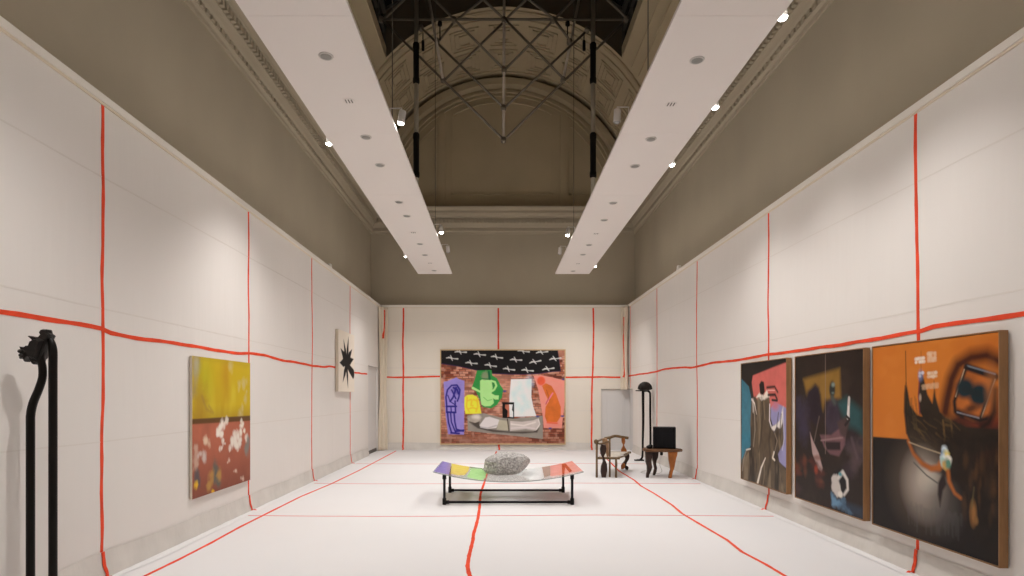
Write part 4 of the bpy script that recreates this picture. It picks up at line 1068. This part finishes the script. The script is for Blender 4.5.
cv.poly([(418, 424), (480, 428), (540, 420), (560, 412), (570, 420), (572, 450), (552, 474), (500, 466), (418, 476)], (196, 186, 182), soft=.012, vary=.08); cv.line([(424, 440), (490, 448), (550, 430)], .03, (224, 216, 212), soft=.02); cv.line([(424, 462), (500, 456), (548, 464)], .03, (214, 204, 204), soft=.02)
cv.line([(404, 414), (412, 476)], .03, (66, 52, 44), soft=.01); cv.line([(566, 412), (574, 440), (556, 468)], .02, (230, 222, 218), soft=.012)
# pink with an orange figure
cv.poly([(542, 188), (580, 184), (640, 196), (704, 212), (704, 330), (688, 462), (594, 460), (590, 400), (580, 340), (566, 260)], (232, 142, 128), soft=.008, vary=.08)
cv.poly([(586, 240), (606, 226), (636, 240), (660, 282), (684, 350), (684, 400), (664, 430), (612, 432), (600, 400), (604, 350), (622, 320), (606, 290)], (204, 106, 46), soft=.010, vary=.18)
cv.blob((582, 214), .115, .125, (224, 92, 62), soft=.2, vary=.15); cv.line([(606, 330), (628, 300), (642, 278)], .035, (222, 120, 150), soft=.010); cv.line([(610, 262), (622, 300), (606, 336)], .02, (170, 80, 40), soft=.012)
cv.line([(614, 432), (664, 436)], .05, (236, 100, 70), soft=.02); cv.line([(600, 450), (680, 444)], .05, (238, 136, 124), soft=.02)
for x, y in ((628, 462), (692, 398), (390, 268), (562, 400), (700, 206)): cv.blob((x, y), .05, .025, (70, 72, 130), soft=.5)
hang(cv, lambda u, v: Vector((xa + u, yb0, zt - v)), (0, -1, 0), 'painting', 'wide painting on back wall with brick ground, black sky and coloured cutout figures', 'painting', None, M['oil'], 0.055, M['canvas_edge'], (0.03, 0.008, M['frame_light'], 0.0), 1.2)

# ------------------------------------------------------------------ bench with bent glass top and stone
bench = thing('glass_bench', (0.13, 8.85, 0), 'low bench with bowed painted glass top on black pipe frame, before back wall', 'bench')
legs = [(-0.772, 8.34), (1.034, 8.34), (-0.780, 9.38), (1.020, 9.38)]
GX, GW = 0.13, 1.06
def gz(x): return 0.333 + 0.141 * ((x - GX) / GW) ** 2
for (x, y) in legs:
    mb = MB(); mb.tube([(x, y, 0.0), (x, y, gz(x) - 0.012)], 0.019, 14)
    l = mb.build('leg', M['blackpipe'], bench)
    mb = MB(); mb.lathe((x, y, 0.0), [(0.026, 0.0), (0.028, 0.006), (0.028, 0.085), (0.026, 0.092)], 16)
    s_ = 1 if x < 0 else -1
    mb.tube([(x, y, 0.036), (x + s_ * 0.065, y, 0.036)], 0.026, 14)
    l2 = mb.build('pipe_fitting', M['black'], l)
    mb = MB(); mb.lathe((x, y, gz(x) - 0.075), [(0.027, 0), (0.028, 0.005), (0.028, 0.05), (0.022, 0.066)], 16); mb.build('top_fitting', M['black'], l)
for (a, b) in ((0, 1), (2, 3)):
    mb = MB(); mb.tube([(legs[a][0], legs[a][1], 0.036), (legs[b][0], legs[b][1], 0.036)], 0.018, 14); mb.build('rail', M['blackpipe'], bench)
M['glass'] = glass('clear_glass', (0.95, 0.95, 0.94, 1), 0.06, ((0.62, 0.61, 0.59, 1), 0.12))
GY0, GY1 = 8.29, 9.62
mb = MB()
NX = 60
vs = []; fs = []
for i in range(NX + 1):
    x = GX - GW + 2 * GW * i / NX
    for (y, dz) in ((GY0, 0), (GY1, 0), (GY1, -0.01), (GY0, -0.01)): vs.append((x, y, gz(x) + dz))
for i in range(NX):
    for k in range(4): fs.append((i * 4 + k, i * 4 + (k + 1) % 4, i * 4 + 4 + (k + 1) % 4, i * 4 + 4 + k))
fs.append((3, 2, 1, 0)); fs.append((NX * 4, NX * 4 + 1, NX * 4 + 2, NX * 4 + 3))
mb.add(vs, fs, 0)
# the ground edge of the sheet shows as a thin dark green line
M['glass_edge'] = mat('glass_edge', (0.20, 0.25, 0.23, 1), 0.3)
for i, f in enumerate(mb.f):
    if i < NX * 4 and i % 4 == 3: mb.m[i] = 1
top = mb.build('glass_top', [M['glass'], M['glass_edge']], bench)
def glass_xy(px, py):
    # march along the ray until it meets the sheet
    best = None
    for Y in np.linspace(GY0 - .1, GY1 + .1, 600):
        p = at(px, py, Y); d = abs(p.z - gz(p.x))
        if best is None or d < best[0]: best = (d, p)
    p = best[1]; return (max(GX - GW + .004, min(GX + GW - .004, p.x)), max(GY0 + .004, min(GY1 - .004, p.y)))
def patch(name, pts, m, label, lift=0.0025):
    P2 = [glass_xy(*p) for p in pts]
    # fine outline so it follows the bow: clip a grid of thin strips along x
    bm = bmesh.new(); vv = [bm.verts.new((x, y, 0)) for x, y in P2]; bm.faces.new(vv)
    x0 = min(x for x, _ in P2); x1 = max(x for x, _ in P2)
    for xx in np.arange(x0 + .02, x1, .03):
        bmesh.ops.bisect_plane(bm, geom=bm.verts[:] + bm.edges[:] + bm.faces[:], plane_co=(xx, 0, 0), plane_no=(1, 0, 0))
    o3 = parent_world(bench)
    for v in bm.verts: v.co.z = gz(v.co.x) + lift; v.co -= o3
    r = bmesh.ops.extrude_face_region(bm, geom=bm.faces[:])
    for g_ in r['geom']:
        if isinstance(g_, bmesh.types.BMVert): g_.co.z -= 0.0012
    bmesh.ops.recalc_face_normals(bm, faces=bm.faces)
    me = bpy.data.meshes.new(name); bm.to_mesh(me); bm.free(); me.materials.append(m)
    o = bpy.data.objects.new(name, me); C.objects.link(o); o.parent = bench; o['label'] = label
def gp(name, col, cover): return glass(name, (0.92, 0.92, 0.9, 1), 0.05, (rgb(*col), cover))
k6 = lambda x, y: (425 + x / 8.86, 445 + y / 8.86)
k7 = lambda x, y: (500 + x / 8.867, 445 + y / 8.867)
patch('painted_patch', [k6(80, 235), k6(160, 145), k6(236, 160), k6(214, 262), k6(150, 250)], gp('paint_violet', (166, 152, 214), .92), 'violet painted patch')
patch('painted_patch', [k6(238, 165), k6(396, 190), k6(384, 232), k6(350, 268), k6(290, 268), k6(228, 256)], gp('paint_yellow', (250, 226, 132), .9), 'yellow painted patch')
patch('painted_patch', [k6(400, 205), k6(500, 215), k6(542, 240), k6(536, 290), k6(505, 312), k6(420, 298), k6(372, 282), k6(404, 225)], gp('paint_green', (196, 240, 172), .9), 'pale green painted patch')
patch('painted_patch', [k7(185, 265), k7(250, 200), k7(370, 192), k7(390, 290), k7(350, 306), k7(270, 310)], gp('paint_white', (246, 246, 246), .92), 'white painted patch')
patch('painted_patch', [k7(372, 195), k7(440, 178), k7(446, 270), k7(394, 288)], gp('paint_brown', (212, 190, 176), .6), 'thin brown painted patch')
patch('painted_patch', [k7(442, 180), k7(545, 165), k7(640, 142), k7(664, 150), k7(732, 228), k7(640, 246), k7(560, 264), k7(446, 278)], gp('paint_pink', (250, 180, 170), .9), 'pink painted patch')
patch('painted_patch', [k7(548, 170), k7(580, 165), k7(640, 232), k7(616, 246), k7(578, 200), k7(570, 262), k7(552, 262)], gp('paint_red', (206, 96, 72), .8), 'brick red painted strokes', 0.0045)
patch('painted_patch', [k6(396, 190), k6(506, 196), k6(546, 236), k6(500, 213), k6(404, 203)], gp('paint_deepgreen', (130, 160, 116), .7), 'dark green painted edge', 0.004)

bm = bmesh.new(); bmesh.ops.create_icosphere(bm, subdivisions=6, radius=1.0)
sx, sy, sz = 0.345, 0.27, 0.185
for v in bm.verts:
    p = v.co.copy()
    e = 2.7 if p.z > 0 else 3.6
    k = 1.0 / (abs(p.x) ** e + abs(p.y) ** e + abs(p.z) ** e) ** (1 / e)
    q_ = Vector((p.x * k * sx, p.y * k * sy, p.z * k * sz))
    # tapered to the right, lower on the left shoulder
    if q_.x > 0: q_.z *= 1 - 0.32 * (q_.x / sx) ** 1.6; q_.y *= 1 - 0.25 * (q_.x / sx)
    if q_.x < 0 and q_.z > 0: q_.z *= 1 - 0.20 * (-q_.x / sx) ** 2
    if q_.z < 0: q_.z *= 0.8; q_.x += 0.04 * (q_.z / sz)
    if q_.x > 0.20: q_.x = 0.20 + (q_.x - 0.20) * (0.95 + 0.5 * q_.z / sz)
    d = p * k
    q_ *= 1 + 0.07 * mnoise.noise(d * 1.6) + 0.035 * mnoise.noise(d * 5) + 0.028 * mnoise.noise(d * 15) + 0.016 * mnoise.noise(d * 34)
    pn = Vector((.78, -.42, -.46)); ex_ = q_.dot(pn) - .232
    if ex_ > 0: q_ -= pn * ex_
    v.co = q_
# seat it on the bowed glass
cx, cy = 0.135, 9.02
low_ = min(v.co.z + gz(cx) - gz(cx + v.co.x) for v in bm.verts)
for v in bm.verts:
    v.co.z += gz(cx) + 0.003 - low_ - gz(cx)
    v.co.z = max(v.co.z, gz(cx + v.co.x) - gz(cx) + 0.004)
for f in bm.faces: f.smooth = True
me = bpy.data.meshes.new('stone'); bm.to_mesh(me); bm.free(); me.materials.append(M['stone'])
o = bpy.data.objects.new('stone', me); C.objects.link(o); o.location = (cx, cy, gz(cx))
tag(o, 'rough speckled grey boulder resting on the middle of the glass bench', 'stone')

# ------------------------------------------------------------------ twin pole sculptures
def smooth_path(pts, n=10):
    pts = [Vector(p) for p in pts]; P_ = [pts[0]] + pts + [pts[-1]]; out = []
    for i in range(1, len(P_) - 2):
        a, b, c, d = P_[i - 1], P_[i], P_[i + 1], P_[i + 2]
        for k in range(n):
            t = k / n
            out.append(0.5 * ((2 * b) + (c - a) * t + (2 * a - 5 * b + 4 * c - d) * t * t + (3 * b - a - 3 * c + d) * t ** 3))
    out.append(pts[-1]); return out
YS = 3.98
sc1 = thing('pole_sculpture', (-3.08, YS, 0), 'tall black double pole sculpture with spiky bronze head by the left wall', 'sculpture', 'black pole sculptures')
mb = MB(); xs = at(53, 0, YS).x
mb.tube(smooth_path([(xs, YS, 0.015), (xs, YS, 0.7), (xs, YS, 1.4), at(53, 372, YS), at(53, 352, YS), at(51.5, 342, YS), at(48.5, 337, YS)], 8), [0.026] * 33 + [0.026 - 0.0008 * i for i in range(16)], 12, 0)
mb.build('straight_pole', M['polewood'], sc1)
mb = MB(); xb2 = at(30.5, 0, YS).x
pth = smooth_path([(xb2, YS, 0.015), (xb2, YS, 0.7), at(30.5, 430, YS), at(30.8, 414, YS), at(33.5, 402, YS), at(38.5, 390, YS), at(42.3, 378, YS), at(42.5, 368, YS), at(41, 358, YS), at(42, 348, YS)], 8)
mb.tube(pth, [0.026 - 0.006 * max(0, (i / (len(pth) - 1) - 0.4)) for i in range(len(pth))], 12, 0)
mb.build('bent_pole', M['polewood'], sc1)
Hh = lambda x, y: at(10 + x / 7.686, 325 + y / 7.686, YS)
head = [(270, 34), (302, 36), (306, 60), (330, 78), (318, 100), (298, 120), (286, 158), (268, 205), (254, 250), (244, 300), (222, 282), (196, 304), (178, 266), (166, 244), (150, 252), (132, 284), (122, 252), (94, 262), (106, 226), (84, 200), (106, 194), (98, 168), (128, 178), (150, 160), (158, 172), (176, 146), (194, 126), (196, 112), (164, 84), (206, 92), (236, 98), (252, 88), (266, 72), (256, 54)]
mb = MB(); mb.prism([Hh(*p) for p in head], (0, 0.07, 0), 0, 0.06)
mb.prism([Hh(*p) for p in [(250, 100), (290, 120), (262, 200), (238, 270), (196, 262), (170, 232), (160, 200), (190, 160), (204, 120)]], (0, 0.13, 0), 0, 0.22)
mb.prism([Hh(*p) for p in [(112, 192), (136, 188), (158, 214), (148, 240), (124, 250), (114, 236)]], (0, 0.09, 0), 0, 0.2)
for (x, y) in ((120, 205), (128, 236)): mb.lathe(Hh(x, y), [(0.0, -.062), (.012, -.055), (.016, 0), (.012, .055), (0, .062)], 8, 0, Matrix.Rotation(PI / 2, 4, 'X'))
mb.build('bronze_head', M['bronze'], sc1)['label'] = 'faceted spiky bronze head'
mb = MB(); mb.box(xb2 - 0.07, xb2 + 0.05, YS - 0.05, YS + 0.05, 0, 0.018); mb.box(xs - 0.05, xs + 0.07, YS - 0.05, YS + 0.05, 0, 0.018)
for nm, xx in (('foot_plate', xb2), ('foot_plate', xs)):
    mb = MB(); mb.box(xx - 0.06, xx + 0.06, YS - 0.06, YS + 0.06, 0.0, 0.016); mb.build(nm, M['polewood'], sc1, bevel=0.003)

YS2 = 13.9
sc2 = thing('pole_sculpture', (3.47, YS2, 0), 'tall black double pole sculpture with mushroom shaped head behind the stool', 'sculpture', 'black pole sculptures')
p1 = [at(643, 391, YS2), at(643.2, 420, YS2), at(642.8, 440, YS2), at(642.6, 454, YS2), at(641.6, 458.6, YS2), at(639.4, 460.2, YS2), at(636.8, 460.4, YS2)]
mb = MB(); pp = smooth_path(p1, 8); mb.tube(pp, [0.034 - 0.010 * math.sin(PI * i / (len(pp) - 1)) for i in range(len(pp))], 12, 0); mb.build('straight_pole', M['polewood'], sc2)
xr = at(650.2, 0, YS2).x
mb = MB(); mb.tube(smooth_path([at(643.5, 391.2, YS2), at(647.5, 391, YS2), at(649.7, 392.4, YS2), at(650.2, 396, YS2), (xr, YS2, 1.1), (xr + 0.006, YS2, .6), (xr, YS2, .015)], 8), 0.025, 12, 0); mb.build('bent_pole', M['polewood'], sc2)
mb = MB(); c_ = at(637, 461, YS2); mb.box(c_.x - 0.06, c_.x + 0.16, YS2 - 0.05, YS2 + 0.05, 0.0, 0.03); mb.build('foot_plate', M['polewood'], sc2, bevel=0.006)
mb = MB(); c_ = at(640.5, 390.7, YS2); mb.box(c_.x - 0.11, c_.x + 0.11, YS2 - 0.04, YS2 + 0.04, c_.z - 0.012, c_.z + 0.012); mb.build('cross_plate', M['polewood'], sc2, bevel=0.004)
c_ = at(645, 389.5, YS2)
bm = bmesh.new(); bmesh.ops.create_icosphere(bm, subdivisions=4, radius=1)
for v in bm.verts:
    a = math.atan2(v.co.y, v.co.x); rr = math.hypot(v.co.x, v.co.y)
    flute = 1 + 0.05 * math.cos(11 * a) * rr
    z = v.co.z
    v.co = Vector((v.co.x * 0.165 * flute * (1 if z > -.2 else 1 - .45 * (-z - .2)), v.co.y * 0.13 * flute * (1 if z > -.2 else 1 - .45 * (-z - .2)), z * (0.165 if z > 0 else 0.06) + 0.02)) 
    v.co += c_ - parent_world(sc2)
for f in bm.faces: f.smooth = True
me = bpy.data.meshes.new('bronze_head'); bm.to_mesh(me); bm.free(); me.materials.append(M['bronze'])
o = bpy.data.objects.new('bronze_head', me); C.objects.link(o); o.parent = sc2; o['label'] = 'domed bronze head like a fluted mushroom cap'
mb = MB(); mb.tube([c_ - Vector((0.03, 0, 0.05)), c_ + Vector((-0.02, 0, 0.02))], 0.04, 10); mb.build('neck', M['bronze'], sc2)

# ------------------------------------------------------------------ stool with black box
YT = 11.0
st = thing('side_table', (3.05, YT + 0.2, 0), 'small brown wooden side table on carved legs by the right wall', 'side table')
z0 = 0.49
out_ = [(2.73, 11.12), (2.75, 11.03), (2.84, 10.97), (3.02, 10.955), (3.22, 10.96), (3.36, 10.99), (3.44, 11.06), (3.45, 11.18), (3.40, 11.32), (3.26, 11.44), (3.06, 11.50), (2.86, 11.47), (2.77, 11.36), (2.73, 11.24)]
mb = MB(); mb.prism([(x, y, z0 + 0.022) for x, y in out_], (0, 0, 0.048), 0, 0.02); mb.build('tabletop', M['wood_brown'], st)
K = lambda Y: (lambda x, y: at(580 + x / 4.8, 370 + y / 4.8, Y))
def leg(pts, Y, m, lab, par, th=0.06, name='leg', kk=K, zclamp=None):
    P_ = [kk(Y)(*p) for p in pts]
    zmin = min(p.z for p in P_)
    for p in P_: p.z = max(p.z - zmin * max(0, 1 - p.z / 0.3), 0.0)
    if zclamp:
        for p in P_: p.z = min(p.z, zclamp)
    mb = MB(); mb.prism(P_, (0, th, 0), 0, 0.05); o = mb.build(name, m, par)
    if lab: o['label'] = lab
    return o
leg([(312, 385), (349, 385), (346, 410), (341, 432), (343, 452), (346, 466), (340, 486), (331, 505), (328, 519), (317, 519), (318, 505), (322, 488), (321, 462), (315, 440), (314, 415)], 11.06, M['wood_dark'], 'dark brown carved leg', st, .07, zclamp=z0)
leg([(422, 385), (467, 385), (465, 405), (459, 425), (455, 445), (451, 470), (443, 492), (438, 521), (425, 521), (429, 500), (434, 480), (430, 455), (425, 430)], 11.03, M['wood_orange'], 'orange brown carved leg', st, .07, zclamp=z0)
leg([(344, 385), (378, 385), (374, 415), (366, 435), (364, 452), (369, 468), (366, 488), (359, 504), (350, 504), (352, 490), (357, 474), (352, 450), (346, 420)], 11.40, M['wood_dark'], 'dark brown carved leg', st, .06, zclamp=z0)
bx = tag(bpy.data.objects.new('black_box', None), 'black upright box with fine vertical ribs standing on the side table', 'box'); C.objects.link(bx)
bz = z0 + 0.046
X0, X1 = at(655.2, 0, 11.12).x, at(677.3, 0, 11.12).x
bx.location = ((X0 + X1) / 2, 11.25, bz)
mb = MB(); mb.box(X0, X1, 11.12, 11.42, bz, bz + 0.405); mb.build('body', M['black'], bx, bevel=0.008)
mb = MB()
for i in range(13):
    x = X0 + 0.02 + (X1 - X0 - 0.04) * i / 12; mb.box(x - 0.008, x + 0.008, 11.108, 11.121, bz + 0.02, bz + 0.385)
mb.build('ribbed_front', M['blackpipe'], bx)
bx.rotation_euler.z = -math.radians(15.5)
cc = at(649.8, 446.5, 11.15)
bm = bmesh.new(); bmesh.ops.create_icosphere(bm, subdivisions=3, radius=1)
for v in bm.verts:
    d = v.co.copy(); k = 1 + .25 * mnoise.noise(d * 2.2)
    v.co = Vector((d.x * .058 * k, d.y * .05 * k, max(d.z * .04 * k, -.028) + (.022 if d.x > .3 and d.z > 0 else 0)))
for f in bm.faces: f.smooth = True
me = bpy.data.meshes.new('pebble'); bm.to_mesh(me); bm.free(); me.materials.append(M['black'])
o = bpy.data.objects.new('black_lump', me); C.objects.link(o); o.location = (cc.x, 11.17, bz + 0.029); tag(o, 'small black lump lying on the side table left of the black box', 'ornament')
cb = thing('power_cable', (3.08, 11.5, 0), 'thin pale cable with black plug hanging behind the side table', 'cable')
mb = MB(); a_ = at(661.5, 449, 11.53)
mb.tube(smooth_path([(a_.x, 11.53, 0.53), (a_.x, 11.53, .40), (a_.x - .03, 11.55, .2), (a_.x + .02, 11.58, .05), (a_.x - .10, 11.6, .006), (a_.x - .35, 11.75, .006), (a_.x - .15, 12.1, .006)], 8), 0.005, 6); mb.build('cord', M['ring'], cb)
mb = MB(); mb.lathe((a_.x, 11.53, .37), [(.012, 0), (.03, .01), (.032, .09), (.014, .11)], 12); mb.build('plug', M['black'], cb)['label'] = 'black plug'

# ------------------------------------------------------------------ carved armchair
ch = thing('carved_armchair', (2.2, 11.6, 0), 'carved wooden armchair with wavy dark slabs beside the far right doorway', 'armchair')
KA = lambda Y: (lambda x, y: at(590 + x / 9.6, 425 + y / 9.6, Y))
YN, YR = 11.10, 12.2
def post(x, ya_, Y, r, m=M['wood_olive']):
    p = KA(Y)(x, ya_); mb = MB(); mb.tube([(p.x, Y, 0), (p.x, Y, p.z * .5), (p.x, Y, p.z)], [r, r * .92, r], 10); return mb.build('post', m, ch)
def arail(name, pts, r, m, flat=1.0):
    mb = MB(); mb.tube(smooth_path(pts, 6), r, 10, flat=flat); return mb.build(name, m, ch)
post(65, 168, YN, .022); post(190, 150, YN + .06, .018); post(250, 318, YN - .03, .022); post(190, 130, YR, .02)
fin = KA(YN)(58, 160)
mb = MB()
mb.lathe(fin, [(0, -.045), (.03, -.036), (.045, 0), (.03, .036), (0, .045)], 14, 0); mb.build('finial', M['wood_olive'], ch)
arail('arm', [KA(YN)(62, 172), KA(YN)(105, 180), KA(YN)(150, 165), KA(YN + .06)(190, 158)], .017, M['wood_olive'])
arail('arm', [KA(YR)(140, 128), KA(YR)(190, 120), KA(YR)(240, 106), KA(YR)(300, 114), KA(YR)(368, 126)], .024, M['wood_olive'], 1.2)
def slab(pts, Y, m, lab, th): return leg(pts, Y, m, lab, ch, th, 'carved_slab', KA)
slab([(108, 185), (150, 192), (157, 222), (150, 258), (132, 296), (144, 335), (162, 375), (165, 430), (152, 503), (112, 503), (102, 450), (106, 395), (124, 350), (118, 315), (100, 272), (96, 228)], YN, M['wood_dark'], 'dark wavy slab', .07)
mb = MB(); mb.prism([KA(YN + .05)(*p) for p in [(118, 130), (160, 128), (178, 170), (180, 290), (168, 325), (152, 260), (156, 215), (148, 188), (120, 182)]], (0, .04, 0), 0, .05); mb.build('back_splat', M['wood_tan'], ch)['label'] = 'tan back splat'
mb = MB(); mb.prism([KA(YR)(*p) for p in [(304, 122), (332, 122), (337, 150), (334, 170), (324, 190), (334, 215), (350, 240), (352, 268), (300, 268), (299, 238), (314, 208), (318, 190), (306, 165), (302, 140)]], (0, .06, 0), 0, .05); mb.build('carved_slab', M['wood_orange'], ch)['label'] = 'orange brown wavy slab'
slab([(318, 268), (374, 268), (378, 300), (372, 330), (352, 362), (344, 392), (362, 400), (370, 415), (362, 437), (342, 434), (336, 416), (318, 424), (302, 424), (298, 395), (310, 372), (330, 350), (342, 322), (332, 300)], YR, M['wood_dark'], 'dark curling leg', .06)
mb = MB(); mb.prism([KA(YR - .05)(*p) for p in [(306, 376), (328, 362), (338, 380), (334, 412), (316, 424), (300, 424), (298, 396)]], (0, .03, 0), 0, .05); mb.build('inlay', M['wood_orange'], ch)['label'] = 'orange brown inlay'
slab([(242, 268), (268, 268), (270, 300), (258, 330), (262, 380), (256, 432), (240, 432), (242, 380), (246, 330), (240, 300)], YR, M['wood_dark'], 'dark curling leg', .05)
n0, n1 = KA(YN)(68, 316), KA(YN - .03)(286, 317); f0, f1 = KA(YR)(180, 268), KA(YR)(392, 268)
zs_ = 0.362
for p in (n0, n1, f0, f1): p.z = zs_
arail('seat_rail', [n0, (n0 + n1) / 2, n1], .022, M['wood_olive']); arail('seat_rail', [f0, (f0 + f1) / 2, f1], .022, M['wood_olive'])
arail('seat_rail', [n0 + Vector((.02, 0, 0)), (n0 + f0) / 2, f0], .018, M['wood_olive']); arail('seat_rail', [n1 - Vector((.05, 0, 0)), (n1 + f1) / 2, f1 - Vector((.04, 0, 0))], .018, M['wood_olive'])
mb = MB(); mb.prism([n0 + Vector((.03, .02, .012)), n1 + Vector((-.06, .02, .012)), f1 + Vector((-.06, -.02, .012)), f0 + Vector((.02, -.02, .012))], (0, 0, .016), 0, .02); mb.build('seat', M['seat_pale'], ch)['label'] = 'pale seat'
b0, b1 = KA(YN)(62, 166), KA(YR)(146, 130)
arail('back_rail', [b0, (b0 + b1) / 2 + Vector((-.03, 0, .0)), b1], .02, M['wood_olive'])

# ------------------------------------------------------------------ camera, view
cam = bpy.data.cameras.new('camera'); co = bpy.data.objects.new('camera', cam); C.objects.link(co)
co.location = (0, 0, EYE); co.rotation_euler = (PI / 2, 0, 0)
cam.sensor_width = 36.0; cam.lens = F / 1024 * 36.0
cam.shift_x = (512 - VX) / 1024.0; cam.shift_y = (VY - 288) / 1024.0
cam.clip_start = 0.05; cam.clip_end = 200
sc = bpy.context.scene; sc.camera = co
w = bpy.data.worlds.new('night'); sc.world = w; w.use_nodes = True
w.node_tree.nodes['Background'].inputs[0].default_value = (0.012, 0.013, 0.016, 1)
w.node_tree.nodes['Background'].inputs[1].default_value = 1.0
sc.view_settings.view_transform = 'Standard'; sc.view_settings.look = 'None'
sc.view_settings.gamma = 1.0; sc.view_settings.use_curve_mapping = False
sc.view_settings.exposure = -0.04
sc.cycles.use_denoising = True
sc.cycles.max_bounces = 12; sc.cycles.diffuse_bounces = 6; sc.cycles.transparent_max_bounces = 16
sc.cycles.sample_clamp_indirect = 6.0
